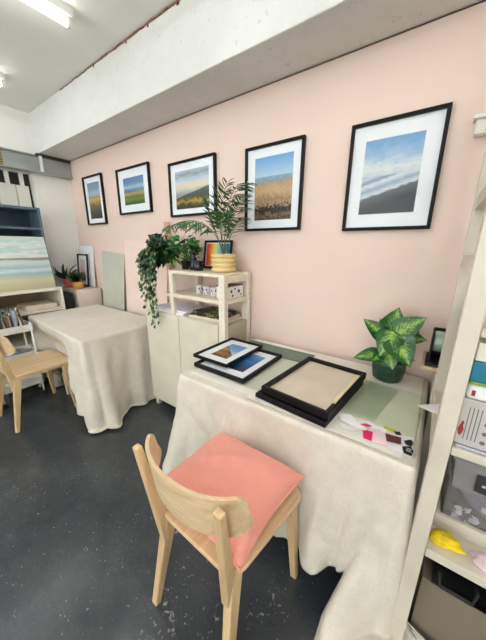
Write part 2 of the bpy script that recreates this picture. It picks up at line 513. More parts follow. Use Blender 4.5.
    def build(s, name, mat, parent=None, bevel=0, smooth=False, sub=0, solid=0, seg=2, loc=None, ang=.6):
        bmesh.ops.recalc_face_normals(s.b, faces=s.b.faces)
        me = bpy.data.meshes.new(name)
        s.b.to_mesh(me); s.b.free()
        me.materials.append(mat)
        o = bpy.data.objects.new(name, me)
        COL.objects.link(o)
        if smooth:
            for p in me.polygons:
                p.use_smooth = True
        if solid:
            k = o.modifiers.new('Solidify', 'SOLIDIFY'); k.thickness = solid; k.offset = 0
        if bevel:
            k = o.modifiers.new('Bevel', 'BEVEL'); k.width = bevel; k.segments = seg; k.limit_method = 'ANGLE'; k.angle_limit = ang
        if sub:
            k = o.modifiers.new('Subsurf', 'SUBSURF'); k.levels = sub; k.render_levels = sub
        if parent is not None:
            o.parent = parent
        if loc is not None:
            o.location = loc
        return o

def tag(o, label, cat, group=None, kind=None):
    if label: o['label'] = label
    if cat: o['category'] = cat
    if group: o['group'] = group
    if kind: o['kind'] = kind
    return o

def thing(name, label, cat, loc=(0, 0, 0), rot=(0, 0, 0), group=None):
    o = bpy.data.objects.new(name, None)
    o.empty_display_size = .1
    COL.objects.link(o)
    o.location = loc
    o.rotation_euler = rot
    return tag(o, label, cat, group)

def struct(o):
    o['kind'] = 'structure'
    return o

def dup(root, loc, rot=None, label=None):
    def cp(o, par):
        c = o.copy(); COL.objects.link(c); c.parent = par
        for ch in list(o.children):
            cp(ch, c)
        return c
    r = cp(root, None)
    r.location = loc
    if rot is not None: r.rotation_euler = rot
    if label: r['label'] = label
    return r

def rbox(x0, x1, y0, y1, z0, z1):
    return MB().box(x0, x1, y0, y1, z0, z1)

# ------------------------------------------------------------------ room
ZC = 2.74
XL, XR, YF = -3.72, 2.2, -5.0
struct(rbox(XL - .3, XR + .1, YF - .1, .1, -.1, 0).build('floor', M['floor']))
struct(rbox(XL - .3, XR + .1, YF - .1, .1, ZC, ZC + .1).build('ceiling', M['ceil']))
struct(rbox(XL - .3, XR + .1, 0, .12, 0, ZC).build('wall_back', M['pink']))
struct(rbox(XR, XR + .12, YF, 0, 0, ZC).build('wall_right', M['white']))
struct(MB().box(XL - .3, XR, YF - .12, YF, 0, .35).box(XL - .3, XR, YF - .12, YF, 2.45, ZC)
       .box(XL - .3, -3.3, YF - .12, YF, .35, 2.45).box(1.9, XR, YF - .12, YF, .35, 2.45).build('wall_front', M['white']))
# unseen window added behind the viewer, holding an area lamp for even fill
wf = struct(MB().box(-3.3, 1.9, YF - .07, YF - .064, .35, 2.45).build('added_window', glass_mat('added_window_glass', (252, 254, 254), .8)))
m = MB()
for x in (-3.3, -2.0, -.7, .6, 1.85):
    m.box(x, x + .05, YF - .1, YF - .03, .35, 2.45)
m.box(-3.3, 1.9, YF - .1, YF - .03, .35, .40).box(-3.3, 1.9, YF - .1, YF - .03, 2.40, 2.45)
m.build('added_window_frame', M['white'], wf)
sky = bpy.data.lights.new('added_fill_light', 'AREA'); sky.shape = 'RECTANGLE'; sky.size = 5.2; sky.size_y = 2.1  # fill lamp set in the added window to even out the brightness
sky.energy = 75; sky.color = (1.0, .98, .95)
so = bpy.data.objects.new('added_fill_light', sky); COL.objects.link(so)
so.location = (-.7, YF - .16, 1.4); so.rotation_euler = (PI / 2, 0, 0)
# left wall: high lintel, corner pier, low wall; window recess between
struct(MB().box(XL - .3, XL, YF, 0, 2.165, ZC).box(XL - .3, XL, -.375, 0, 0, 2.165)
       .box(XL - .3, XL - .10, YF, -.375, 0, 1.55).build('wall_left', M['white']))
w = MB().box(XL - .16, XL - .12, YF, -.375, 1.55, 2.165).build('window_1', M['darkgap']); struct(w)
m = MB()
for y in (-.435, -.56, -.80, -1.1, -1.5):
    m.box(XL - .119, XL - .095, y - .035, y, 2.03, 2.165)
m.build('window_mullion', M['white'], w)
m = MB()
for i, y in enumerate((-.40, -.52, -.68, -1.02, -1.4, -1.8)):
    m.box(XL - .115, XL - .085 + .004 * (i % 2), y - (.118 if i == 0 else .155 if i == 1 else .33), y - .004, 1.55, 2.04)
m.build('window_blind', M['offw'], w, bevel=.004)
# ceiling-height boxed beam above the pink wall
struct(rbox(XL, XR, -.312, 0, 2.358, ZC).build('trim_1', M['beam'], bevel=.006))
m = MB()
pts = []
random.seed(5)
for i in range(80):
    x = -2.95 + i * .045
    pts.append((x, -.314, ZC - .004 - random.random() * .006))
m.tube(pts, [.0025 + .0045 * random.random() * (.9 if i > 12 else .25) for i in range(80)], 6)
for _ in range(16):
    x = random.uniform(-2.4, .4); s_ = random.uniform(.008, .02)
    m.box(x, x + s_ * .9, -.3145, -.311, ZC - .010 - s_ * .8, ZC - .006)
struct(m.build('trim_2', M['rust']))
struct(MB().tube([(XL + .02, -.004, 2.352), (-1.5, -.003, 2.354), (XR, -.003, 2.355)], .0022, 6).build('trim_3', M['seam']))
# galvanised channel along the left wall
g = MB().box(XL, XL + .07, -3.0, -.012, 2.175, 2.325).box(XL, XL + .10, -3.0, -.012, 2.165, 2.178).box(XL, XL + .10, -3.0, -.35, 2.32, 2.333)
g = struct(g.build('trim_4', M['galv'], bevel=.002))
MB().box(XL + .06, XL + .082, -.315, -.288, 2.175, 2.335).build('joint_strip', M['enamel'], g)
m = MB()
for i in range(7):
    m.box(XL + .068, XL + .078, -1.0, -.632, 2.19 + i * .02, 2.20 + i * .02)
m.build('vent_slat', pm('brass_vent_slats', (170, 146, 84), .5), g)
rbox(XL + .069, XL + .073, -1.0, -.63, 2.185, 2.325).build('vent_back', M['darkgap'], g)
struct(MB().box(XL - .1, XL + .08, -.33, -.006, 2.326, 2.357).build('trim_5', M['seam']))

# ------------------------------------------------------------------ ceiling lights, two in view and the rest added
def light_fixture(x, y1, label, tm='tubew'):
    t = thing('ceiling_light', label, 'ceiling light', (x, y1, ZC), group='fluorescent batten lights on the ceiling')
    MB().prism([(-.045, 0), (.045, 0), (.03, -.035), (-.03, -.035)], 0, 1.24,
               Matrix(((1, 0, 0, 0), (0, 0, -1, 0), (0, 1, 0, 0), (0, 0, 0, 1)))).build('housing', M['enamel'], t, bevel=.003)
    for y in (-.02, -1.22):
        MB().box(-.012, .012, y - .008, y + .008, -.085, -.03).build('tube_holder', M['enamel'], t)
    MB().tube([(0, -.03, -.068), (0, -1.21, -.068)], .014, 12).build('tube', M[tm], t, smooth=True)
    return t
light_fixture(-2.0, -.62, 'white fluorescent batten light on the ceiling, the nearer of the two in view')
light_fixture(-3.12, -.66, 'white fluorescent batten light on the ceiling, close to the far left wall')
for x, y in ((-.86, -.62), (.3, -.62), (1.4, -.62), (-3.4, -2.15), (-1.75, -2.15), (-.08, -2.15), (.6, -2.15), (1.4, -2.15), (-1.9, -3.6), (.3, -3.6)):  # unseen fixtures added for fill and top light, rear rows brighter
    light_fixture(x, y, 'added white fluorescent batten light on the ceiling, unseen overhead or behind the viewer', 'tubew' if y > -1 else 'tubeb')

# ------------------------------------------------------------------ framed pictures
def framed(name, label, cat, w, h, pr, pic, loc, rot=(0, 0, 0), border=.016, depth=.026, group=None, glass=True, matc='mat', bev=True):
    t = thing(name, label, cat, loc, rot, group)
    W, H, bw = w / 2, h / 2, border
    m = MB(); b = m.b
    # mitred moulding: rings of (inset, y)
    prof = [(0, -.001), (0, -depth), (bw * .25, -depth - .003), (bw, -depth + .002), (bw, -depth + .014), (bw * .6, -.004)]
    rings = []
    for ins, y in prof:
        rings.append([b.verts.new((sx * (W - ins), y, sz * (H - ins))) for sx, sz in ((-1, -1), (1, -1), (1, 1), (-1, 1))])
    for i in range(len(rings)):
        a, c = rings[i], rings[(i + 1) % len(rings)]
        for k in range(4):
            b.faces.new((a[k], a[(k + 1) % 4], c[(k + 1) % 4], c[k]))
    m.build('frame', M['black'], t)
    yi = -depth * .42
    rbox(-W + bw * .5, W - bw * .5, yi, -.002, -H + bw * .5, H - bw * .5).build('mat_board' if pr else 'backing_board', M[matc], t)
    if pr:
        x0, x1, z0, z1 = pr
        if bev:
            rbox(x0 - .005, x1 + .005, yi - .0006, yi + .001, z0 - .005, z1 + .005).build('mat_bevel', M['bevel'], t)
        rbox(x0, x1, yi - .0012, yi + .001, z0, z1).build('print', M[pic], t)
    if glass:
        rbox(-W + bw * .8, W - bw * .8, yi - .006, yi - .0045, -H + bw * .8, H - bw * .8).build('glass', M['glass'], t)
    return t
def hung(label, X0, X1, Z0, Z1, P, pic):
    cx, cz = (X0 + X1) / 2, (Z0 + Z1) / 2
    pr = (P[0] - cx, P[1] - cx, P[2] - cz, P[3] - cz)
    framed('framed_photograph', label, 'picture', X1 - X0, Z1 - Z0, pr, pic, (cx, -.001, cz), group='framed photographs on the pink wall')
hung('black framed portrait photograph of a dark grey beach, right end of the wall row', -.478, -.065, 1.508, 2.022, (-.402, -.146, 1.59, 1.938), 'pic_shore')
hung('black framed portrait photograph of a pebbly brown beach under blue sky, behind the palm tips', -1.152, -.738, 1.523, 2.035, (-1.079, -.806, 1.591, 1.966), 'pic_beach')
hung('black framed landscape photograph of a pale sunset over dark hills, above the palm', -1.927, -1.42, 1.655, 2.062, (-1.859, -1.49, 1.712, 1.992), 'pic_sunset')
hung('black framed landscape photograph of dune grass with blue sea and sky', -2.70, -2.19, 1.717, 2.122, (-2.606, -2.285, 1.80, 2.036), 'pic_dunes')
hung('black framed portrait photograph of golden reeds, left end of the wall row', -3.383, -2.985, 1.645, 2.143, (-3.31, -3.06, 1.708, 2.075), 'pic_reeds')

# ------------------------------------------------------------------ tables and cloths
def table(label, x0, x1, y0, y1, h, rz=0):
    cx, cy = (x0 + x1) / 2, (y0 + y1) / 2
    t = thing('table', label, 'table', (cx, cy, 0))
    a, b = (x1 - x0) / 2, (y1 - y0) / 2
    rbox(-a, a, -b, b, h - .025, h).build('tabletop', M['shelfw'], t, bevel=.003)
    rbox(-a + .06, a - .06, -b + .06, b - .06, h - .09, h - .025).build('apron', M['shelfw'], t)
    for sx in (-1, 1):
        for sy in (-1, 1):
            MB().beam((sx * (a - .08), sy * (b - .08), 0), (sx * (a - .08), sy * (b - .08), h - .03), (.04, .04), (.045, .045)).build('leg', M['birchz'], t)
    return t

from mathutils import noise as mn
def drape(name, label, corners, ztop, sides, drop, off, nper=46, nrow=26, rad=.014, mat=None):
    """corners ccw from back-left: back-left, front-left, front-right, back-right; skirts on front, left, right"""
    P = [Vector((x, y, 0)) for x, y in corners]
    path = []
    def seg(a, b, n, skip):
        d = (b - a).normalized(); nrm = Vector((d.y, -d.x, 0))
        for i in range(n + 1):
            path.append((a + (b - a) * i / n, nrm, skip))
    d0 = (P[1] - P[0]).normalized(); d1 = (P[2] - P[1]).normalized(); d2 = (P[3] - P[2]).normalized()
    def out(d): return Vector((d.y, -d.x, 0))
    # outward normal for ccw order (left side going forward): rotate to the outside
    def arc(c, na, nb, n=6):
        for i in range(1, n):
            v = (na * (1 - i / n) + nb * i / n).normalized()
            path.append((c + v * rad, v, 0))
    def side(a, b, da, db, n):
        d = (b - a).normalized(); nr = out(d)
        if nr.dot(((P[0] + P[1] + P[2] + P[3]) / 4) - a) > 0: nr = -nr
        A = a + d * da; B = b - d * db
        for i in range(n + 1):
            path.append((A + (B - A) * i / n, nr, 0))
        return nr
    n1 = None
    prev = None
    for k, (a, b, n) in enumerate(((P[0], P[1], nper // 2), (P[1], P[2], nper), (P[2], P[3], nper // 2))):
        d = (b - a).normalized(); nr = out(d)
        cen = (P[0] + P[1] + P[2] + P[3]) / 4
        if nr.dot(cen - a) > 0: nr = -nr
        if prev is not None:
            c = a - nr * rad - prev * rad
            arc(c, prev, nr)
        A = a + d * (rad if k > 0 else 0); B = b - d * (rad if k < 2 else 0)
        for i in range(n + 1):
            path.append((A + (B - A) * i / n, nr, 0))
        prev = nr
    m = MB(); bm = m.b
    cols = []
    for p, nr, _ in path:
        D = drop(p.x, p.y)
        col = []
        for j in range(nrow + 1):
            if j == 0:
                q = Vector((p.x, p.y, ztop))
            else:
                d = (j / nrow) * D
                o_, lx, ly = off(p.x, p.y, d, D)
                kk = min(1, d / .25)
                sc = p.x + p.y * 1.3
                cr = mn.noise(Vector((sc * 7 + d * 2.5, d * 3.5, 1.7))) * .016 + abs(mn.noise(Vector((sc * 6 - d * 7, d * 4 + sc * 2, 8.1)))) * .013 + mn.noise(Vector((sc * 19, d * 12, 4.4))) * .004
                if nr.x > .6 and p.x > -.5: cr *= .25
                o_ += max(-.004, cr) * kk
                e = min(1, d / .012)
                q = Vector((p.x, p.y, 0)) + nr * (.008 * e + o_)
                q.x += lx; q.y += ly
                z = ztop - d
                zf = .012 + .006 * math.sin(p.x * 40 + j)
                if z < zf:
                    over = zf - z
                    q += nr * over * .6
                    z = zf + .012 * abs(math.sin(over * 30))
                q.z = z
            col.append(bm.verts.new(q))
        cols.append(col)
    for a, b in zip(cols, cols[1:]):
        for j in range(nrow):
            bm.faces.new((a[j], a[j + 1], b[j + 1], b[j]))
    top = bm.faces.new([c[0] for c in cols])
    o = m.build(name, mat or M['cloth'], None, smooth=True, solid=.003)
    for f in o.data.polygons:
        if len(f.vertices) > 6:
            f.use_smooth = False
    return tag(o, label, 'tablecloth')

def G(x, c, s): return math.exp(-((x - c) / s) ** 2)
def S(x, a, b):
    if a > b:
        return S(-x, -a, -b)
    t = max(0, min(1, (x - a) / (b - a))); return t * t * (3 - 2 * t)

# near table
table('rectangular table wholly covered by the cloth, beside the chair with the cushion', -1.04, .03, -.735, -.02, .735)
def drop_n(x, y):
    if y > -.73:
        if x < -.5: return .60 + .03 * math.sin(y * 14)
        return .76
    D = .595 + .02 * math.sin(x * 9) - .03 * G(x, -.55, .2) + .03 * G(x, -1.0, .08)
    D += .02 * G(x, -.28, .10)
    D -= .03 * G(x, -.09, .03)
    D += .40 * S(x, -.075, -.035)
    return D
def off_n(x, y, d, D):
    k = (d / .6) ** 1.1
    if y > -.73:
        if x < -.5:
            lim = .05 * S(y, -.35, -.62)
            return (k * (.012 + lim * .8 + .012 * math.sin(y * 30)) if y < -.36 else k * .006), 0, 0
        return .004 + k * .006 * math.sin(y * 30), 0, 0
    o_ = .015 + .05 * G(x, -1.04, .05) + .05 * G(x, -.90, .05) + .02 * math.sin(x * 17 + d * 2) + .05 * G(x, -.62, .07) + .04 * G(x, -.76, .04) + .07 * G(x, -.22, .06) + .016 * math.sin(x * 38 + 1 - d * 5)
    o_ -= .02 * G(x, -.42, .10)
    r = k * (o_ + .030 * (1 - abs(math.sin(x * 11 + .9 + d * 1.4))) ** 2)
    lx = -.04 * G(x, -1.06, .10) * k
    if x > -.14:
        q = S(d, .35, .74)
        r += (.02 + .10 * G(x, -.035, .03)) * q
        lx += -.10 * q * G(x, -.05, .04)
    r += .006 * math.sin(x * 90 + d * 12) * k
    return max(0, r), lx, 0
drape('tablecloth', 'cream linen cloth hanging over the near table, its right end trailing on the floor',
      [(-1.055, -.022), (-1.055, -.755), (.040, -.755), (.040, -.022)], .744, None, drop_n, off_n, 150, 56)
tag(rbox(-1.02, .03, -.715, -.03, .7465, .7515).build('foam_board', M['board'], bevel=.001), 'large white board laid flat over the cloth of the near table', 'board')
tag(rbox(-.62, .0, -.745, -.60, .752, .7545).build('paper_sheet', M['board']), 'long cream paper sheet along the front edge of the near table, under the scraps', 'paper')

# far table
table('square table wholly covered by the cloth, in the far left corner', -3.18, -2.06, -.79, -.14, .733)
def drop_f(x, y):
    if y > -.78:
        if x > -2.6: return .735 + .03 * S(y, -.3, -.7)
        return .70
    D = .40
    D += .22 * S(x, -2.42, -2.2) + .12 * S(x, -2.10, -2.03) + .34 * S(x, -2.98, -3.12) + .03 * math.sin(x * 11)
    return D
def off_f(x, y, d, D):
    k = (d / .7)
    if y > -.78:
        if x > -2.6:
            lim = S(y, -.28, -.5)
            return k * (.015 + .075 * G(y, -.74, .10) + .035 * math.sin(y * 16 + .4) * lim + .010 * math.sin(y * 41)), 0, 0
        return k * (.03 + .02 * math.sin(y * 20)), 0, 0
    o_ = .01 + .05 * G(x, -2.20, .05) + .03 * G(x, -2.04, .05) - .015 * G(x, -2.12, .03) + .03 * G(x, -3.15, .06)
    r = k * o_ + k * .015 * math.sin(x * 26)
    r -= .10 * S(x, -3.06, -2.94) * S(x, -2.30, -2.46) * S(d, .05, .24)
    lx = .04 * k * G(x, -2.03, .04)
    return r, lx, 0
drape('tablecloth', 'cream linen cloth hanging to the floor over the far corner table',
      [(-3.235, -.115), (-3.215, -.80), (-2.03, -.835), (-2.035, -.125)], .742, None, drop_f, off_f, 120, 46)

# ------------------------------------------------------------------ chairs
def make_chair(label, loc, rz):
    t = thing('wooden_chair', label, 'chair', loc, (0, 0, rz), 'birch dining chairs with curved backrests')
    # seat: rounded trapezoid, softly dished
    def outline(r=.07):
        c = [(-.195, .045), (.195, .045), (.222, .475), (-.222, .475)]
        out = []
        for (x, y), (ax, ay) in zip(c, ((1, 1), (-1, 1), (-1, -1), (1, -1))):
            cx, cy = x + ax * r, y + ay * r
            a0 = {(1, 1): PI, (-1, 1): 1.5 * PI, (-1, -1): 0, (1, -1): .5 * PI}[(ax, ay)]
            for i in range(8):
                a = a0 + i / 7 * PI / 2
                out.append((cx + r * math.cos(a), cy + r * math.sin(a)))
        return out
    MB().prism(outline(), .438, .456).build('seat', M['birch'], t, bevel=.005)
    # rails under the seat
    f = MB()
    for s in (-1, 1):
        f.beam((s * .165, .07, .425), (s * .175, .43, .425), (.022, .035), (.022, .035), (0, 0, 1))
    f.beam((-.16, .075, .42), (.16, .075, .42), (.022, .04), (.022, .04), (0, 0, 1))
    f.beam((-.17, .42, .42), (.17, .42, .42), (.022, .04), (.022, .04), (0, 0, 1))
    f.build('seat_rail', M['birchx'], t, bevel=.002)
    for s in (-1, 1):
        # rear leg: splayed foot up to the joint below the seat
        MB().beam((s * .190, .0, 0), (s * .158, .085, .452), (.030, .026), (.036, .055)).build('leg', M['birchz'], t, bevel=.005)
        MB().beam((s * .215, .435, 0), (s * .190, .405, .437), (.028, .026), (.034, .052)).build('leg', M['birchz'], t, bevel=.005)
        # back post
        MB().beam((s * .158, .060, .33), (s * .186, -.008, .775), (.030, .050), (.030, .024)).build('back_post', M['birchz'], t, bevel=.006, seg=3)
    # curved plywood backrest
    m = MB(); bm = m.b
    n, th = 36, .012
    def pt(u, side, zf):
        a = math.sin((u - .5) * PI)
        x = .222 * math.sin(a * 1.12) / math.sin(1.12)
        y = -.045 + .105 * abs(a) ** 2.1 * 1.0
        # normal approx
        dx = .222 * math.cos(a * 1.12) * 1.12 / math.sin(1.12); dy = .105 * 2.1 * abs(a) ** 1.1 * (1 if a > 0 else -1)
        l = math.hypot(dx, dy)
        x += -dy / l * side * th; y += dx / l * side * th
        sl = (1 - abs(a)) * .25; hgt = .075 if sl > .045 else .030 + math.sqrt(max(0, .045 ** 2 - (.045 - sl) ** 2))
        z = .705 + (zf * 2 - 1) * hgt - .01 * (1 - zf) * (1 - abs(a))
        y += (zf - .5) * -.022
        return Vector((x, y + .022, z))
    def wall_(side):
        return [[bm.verts.new(pt(i / n, side, j / 6)) for j in range(7)] for i in range(n + 1)]
    A, B = wall_(0), wall_(1)
    for i in range(n):
        for j in range(6):
            bm.faces.new((A[i][j], A[i + 1][j], A[i + 1][j + 1], A[i][j + 1]))
            bm.faces.new((B[i][j], B[i][j + 1], B[i + 1][j + 1], B[i + 1][j]))
        bm.faces.new((A[i][0], B[i][0], B[i + 1][0], A[i + 1][0]))
        bm.faces.new((A[i][6], A[i + 1][6], B[i + 1][6], B[i][6]))
    for j in range(6):
        bm.faces.new((A[0][j], A[0][j + 1], B[0][j + 1], B[0][j]))
        bm.faces.new((A[n][j], B[n][j], B[n][j + 1], A[n][j + 1]))
    br = m.build('backrest', M['birchx'], t, bevel=.002, smooth=False)
    for s in (-1, 1):
        MB().lathe([(0, -.002), (.006, -.002), (.006, .002), (0, .002)], 0, 0, 10,
                   Matrix.Translation((s * .180, .002, .705)) @ Matrix.Rotation(PI / 2, 4, 'X')).build('screw', M['blacks'], br)
    return t
CH = (-.535, -1.235, 0)
near_chair = make_chair('birch chair with curved backrest carrying a salmon cushion, at the near table', CH, R(-2))
dup(near_chair, (-2.665, -1.225, 0), (0, 0, R(3)), 'birch chair with a bare seat pushed under the far table, at the left edge')

# cushion
t = thing('cushion', 'salmon pink square cushion lying on the seat of the near chair', 'cushion', (-.532, -.985, .470), (R(2), R(-2), R(-3)))
def pil(u, v, sgn):
    a, b = u * 2 - 1, v * 2 - 1
    e = (1 - abs(a) ** 2.6) * (1 - abs(b) ** 2.6)
    pinch_x = 1 - .08 * (1 - b * b) ; pinch_y = 1 - .08 * (1 - a * a)
    x = a * .225 * pinch_x; y = b * .200 * pinch_y
    h = .092 * max(0, e) ** .5
    wr = .0045 * math.sin(a * 6 + b * 4) * e + .003 * math.sin(b * 11 - a * 5) * e
    # creases running in from the rear corner and edges
    wr += .009 * math.sin((a * 1.3 - b) * 15) * math.exp(-((a - .8) ** 2 + (b + .8) ** 2) * 3.5)
    wr += .004 * math.sin((a + b) * 20) * math.exp(-((a + .9) ** 2 + (b - .0) ** 2) * 4)
    wr += .007 * mn.noise(Vector((a * 2.2, b * 2.2, 3.3))) * e + .004 * abs(mn.noise(Vector((a * 5 + b * 2, b * 4 - a * 2, 9.1)))) * e
    return Vector((x, y, .060 + sgn * h * (1 if sgn > 0 else .80) + wr * (e > 0.02)))
m = MB()
m.grid(lambda u, v: pil(u, v, 1), 44, 44)
m.grid(lambda u, v: pil(u, v, -1), 44, 44)
bmesh.ops.remove_doubles(m.b, verts=m.b.verts, dist=.0006)
m.build('cover', M['pillow'], t, smooth=True)
pts = []
for k in range(4):
    for i in range(24):
        q = i / 24
        u, v = ((q, 0), (1, q), (1 - q, 1), (0, 1 - q))[k]
        pts.append(pil(u, v, 1))
pts.append(pts[0])
MB().tube(pts, .0035, 6).build('seam', M['pillow'], t, smooth=True)

# ------------------------------------------------------------------ things on the near table
T = .7518
tag(rbox(-.735, -.545, -.245, -.085, T + .0031, T + .0034).build('card', M['cut'], bevel=.0001), 'dark green card beyond the grey green glass, behind the two small frames', 'card', 'loose cards')
tag(rbox(-1.035, -.72, -.655, -.085, T + .0002, T + .0030).build('cutting_mat', M['cut'], bevel=.0008), 'dark green cutting mat under the two small frames, left end of the near table', 'mat')
tag(rbox(-.155, .155, -.22, .22, 0, .0035).build('glass_sheet', M['gedge'], loc=(-.705, -.45, T + .0036)), 'grey green glass sheet overlapping the cutting mat, left of the empty black frame', 'glass sheet').rotation_euler = (0, 0, R(-2))
framed('framed_photograph', 'black frame with blue bay print lying flat, partly covered by a smaller frame', 'picture', .345, .405,
       (-.085, .105, -.115, .125), 'pic_blue', (-.868, -.462, T + .0078), (-PI / 2, 0, R(0)), .016, .022, 'small framed photographs lying on the near table')
framed('framed_photograph', 'black frame with a golden headland print, lying on top of the other flat frame', 'picture', .255, .370,
       (-.060, .060, -.105, .110), 'pic_hill', (-.972, -.428, T + .0335), (-PI / 2, 0, R(0)), .012, .018, 'small framed photographs lying on the near table')
framed('box_frame', 'thin black frame lying under the deep empty black frame', 'picture frame', .335, .445, None, None,
       (-.400, -.515, T + .0055), (-PI / 2, 0, R(-5)), .024, .020, glass=False, matc='blacks')
framed('box_frame', 'deep black empty frame showing beige backing, lying in the middle of the near table', 'picture frame', .318, .455, None, None,
       (-.388, -.492, T + .0295), (-PI / 2, 0, R(-5)), .020, .030, glass=False, matc='beigeboard')
tag(MB().beam((-.255, -.655, T + .066), (-.232, -.35, T + .066), (.012, .006), (.012, .006), (0, 0, 1)).build('wood_strip', M['birch_edge']), 'narrow pale wood strip lying along the right rail of the deep black frame', 'strip')
tag(rbox(-.16, .145, -.185, .185, 0, .004).build('glass_sheet', M['gglass'], loc=(-.105, -.425, T + .0008)), 'large green tinted glass sheet in front of the potted plant', 'glass sheet').rotation_euler = (0, 0, R(-3))
tag(rbox(-.07, .075, -.16, .16, 0, .004).build('glass_sheet', M['gclear'], loc=(-.160, -.42, T + .0056)), 'narrow green glass sheet lying on the large one, beside the empty frame', 'glass sheet').rotation_euler = (0, 0, R(-9))

def scrap(name, label, cat, pts, mat, z, th=.0012, curl=0, loc=None, rz=0, group=None):
    cx = sum(p[0] for p in pts) / len(pts); cy = sum(p[1] for p in pts) / len(pts)
    m = MB().prism([(x - cx, y - cy) for x, y in pts], 0, th)
    o = m.build(name, M[mat], None, loc=(cx, cy, z))
    if curl: o.rotation_euler = (R(curl), R(curl * .7), 0)
    return tag(o, label, cat, group)
z0 = .7550
scrap('paper_scrap', 'crumpled white paper scrap touching the corner of the deep black frame', 'paper', [(-.235, -.640), (-.195, -.615), (-.150, -.650), (-.17, -.672), (-.22, -.668)], 'paper', z0 + .006, curl=7, group='paper offcuts')
scrap('paper_scrap', 'small white paper scrap nearest the front edge, left end of the scraps', 'paper', [(-.222, -.690), (-.175, -.672), (-.148, -.690), (-.172, -.712), (-.20, -.712)], 'paper', z0 + .003, curl=-2, group='paper offcuts')
scrap('paper_scrap', 'white paper scrap with a hooked notch, left above the magenta card', 'paper', [(-.165, -.690), (-.158, -.650), (-.128, -.620), (-.10, -.630), (-.095, -.655), (-.12, -.655), (-.125, -.68)], 'paper', z0 + .009, curl=3, group='paper offcuts')
scrap('card_scrap', 'tiny magenta offcut lying on the hooked paper scrap', 'card', [(-.148, -.662), (-.130, -.645), (-.108, -.648), (-.125, -.664)], 'pinkcard', z0 + .014)
scrap('card', 'white and pale pink card between the magenta card and the maroon card', 'card', [(-.118, -.655), (-.065, -.640), (-.045, -.715), (-.112, -.730)], 'palepink', z0 + .004, group='loose cards')
scrap('card', 'bright magenta card at the left of the fanned cards', 'card', [(-.135, -.675), (-.100, -.672), (-.094, -.727), (-.122, -.724)], 'pinkcard', z0 + .0062, group='loose cards')
scrap('paper_scrap', 'white curl of paper above the pale pink card', 'paper', [(-.105, -.640), (-.075, -.628), (-.055, -.645), (-.07, -.662), (-.082, -.648), (-.10, -.655)], 'paper', z0 + .010, curl=-3, group='paper offcuts')
scrap('card', 'white card under the maroon strip and black card, right end of the fan', 'card', [(-.060, -.638), (-.01, -.62), (.028, -.608), (.022, -.712), (-.03, -.718), (-.055, -.700)], 'card', z0 + .0002, .002, group='loose cards')
scrap('card_scrap', 'maroon strip of card lying on the white card', 'card', [(-.062, -.652), (-.012, -.643), (-.008, -.682), (-.052, -.692)], 'maroon', z0 + .0058)
scrap('card_scrap', 'black diamond shaped card lying above the black square one', 'card', [(-.002, -.655), (.018, -.634), (.026, -.650), (.022, -.672), (.006, -.672)], 'blacks', z0 + .0058)
bc = scrap('card', 'black card with small white writing, right end of the loose cards', 'card', [(-.004, -.690), (.020, -.672), (.030, -.692), (.026, -.722), (.004, -.720)], 'blacks', z0 + .0045, group='loose cards')
m = MB()
for i in range(3):
    m.box(-.006, .010 - .003 * (i % 2), -.006 + i * .007, -.0035 + i * .007, .0013, .0016)
m.build('lettering', M['card'], bc)
scrap('card_scrap', 'lime yellow sliver of card beyond the maroon strip', 'card', [(-.075, -.600), (-.030, -.602), (-.030, -.618), (-.070, -.614)], 'lime', z0 + .001)
scrap('card_scrap', 'small black offcut at the end of the lime sliver', 'card', [(-.038, -.618), (-.020, -.606), (-.012, -.624), (-.028, -.632)], 'blacks', z0 + .0035)

# variegated plant
t = thing('potted_plant', 'variegated dumb cane in a dark green pot at the back right of the near table', 'plant', (-.132, -.148, T))
n8 = 8
def facet(rb, z): return rb, z
MB().lathe([(0, 0), (.060, 0), (.071, .012), (.079, .06), (.077, .108), (.076, .112), (.068, .112), (.066, .085), (0, .085)], 0, 0, 12).build('pot', M['potgreen'], t, bevel=.003)
MB().lathe([(.0775, .094), (.0787, .096), (.0778, .111), (.076, .1128), (.076, .096)], 0, 0, 24).build('rim', M['potrim'], t, smooth=True)
MB().lathe([(0, .09), (.064, .088), (.064, .086)], 0, 0, 16).build('soil', M['soil'], t)
D = [((-.02, .03, .22), (.005, .01, .385), .115, (0, -1, .35)),
     ((.005, -.02, .245), (.125, -.01, .355), .105, (-.2, -1, .5)),
     ((.005, -.03, .27), (-.035, -.12, .155), .105, (0, -1, .45)),
     ((-.03, .0, .215), (-.150, -.01, .305), .075, (.1, -.8, .6)),
     ((-.03, -.05, .14), (-.160, -.09, .105), .080, (0, -.6, 1)),
     ((.02, .0, .23), (.145, -.01, .245), .080, (0, -.8, .8)),
     ((.01, -.05, .25), (.100, -.12, .135), .115, (.2, -1, .4)),
     ((-.01, -.06, .18), (.03, -.12, .105), .085, (0, -1, .5)),
     ((-.02, .02, .22), (-.075, .03, .31), .075, (0, -1, .3)),
     ((.03, .02, .20), (.105, .05, .29), .075, (0, -1, .4)),
     ((.0, -.03, .15), (-.07, -.11, .12), .075, (0, -1, .6)),
     ((.02, -.02, .16), (.11, -.04, .14), .075, (.1, -.8, .8))]
m = MB(); st = MB()
for b_, tp, wd, nr in D:
    m.leaf(b_, tp, wd * 1.2, nr, .06, .16, .72, 10, 6, ymax=.115)
    st.tube([(random.uniform(-.015, .015), random.uniform(-.01, .01), .088), (b_[0] * .5, b_[1] * .4, (b_[2] + .09) / 2), b_], .0035, 6)
m.build('foliage', M['dief'], t, smooth=True)
st.build('stem', M['stem'], t, smooth=True)

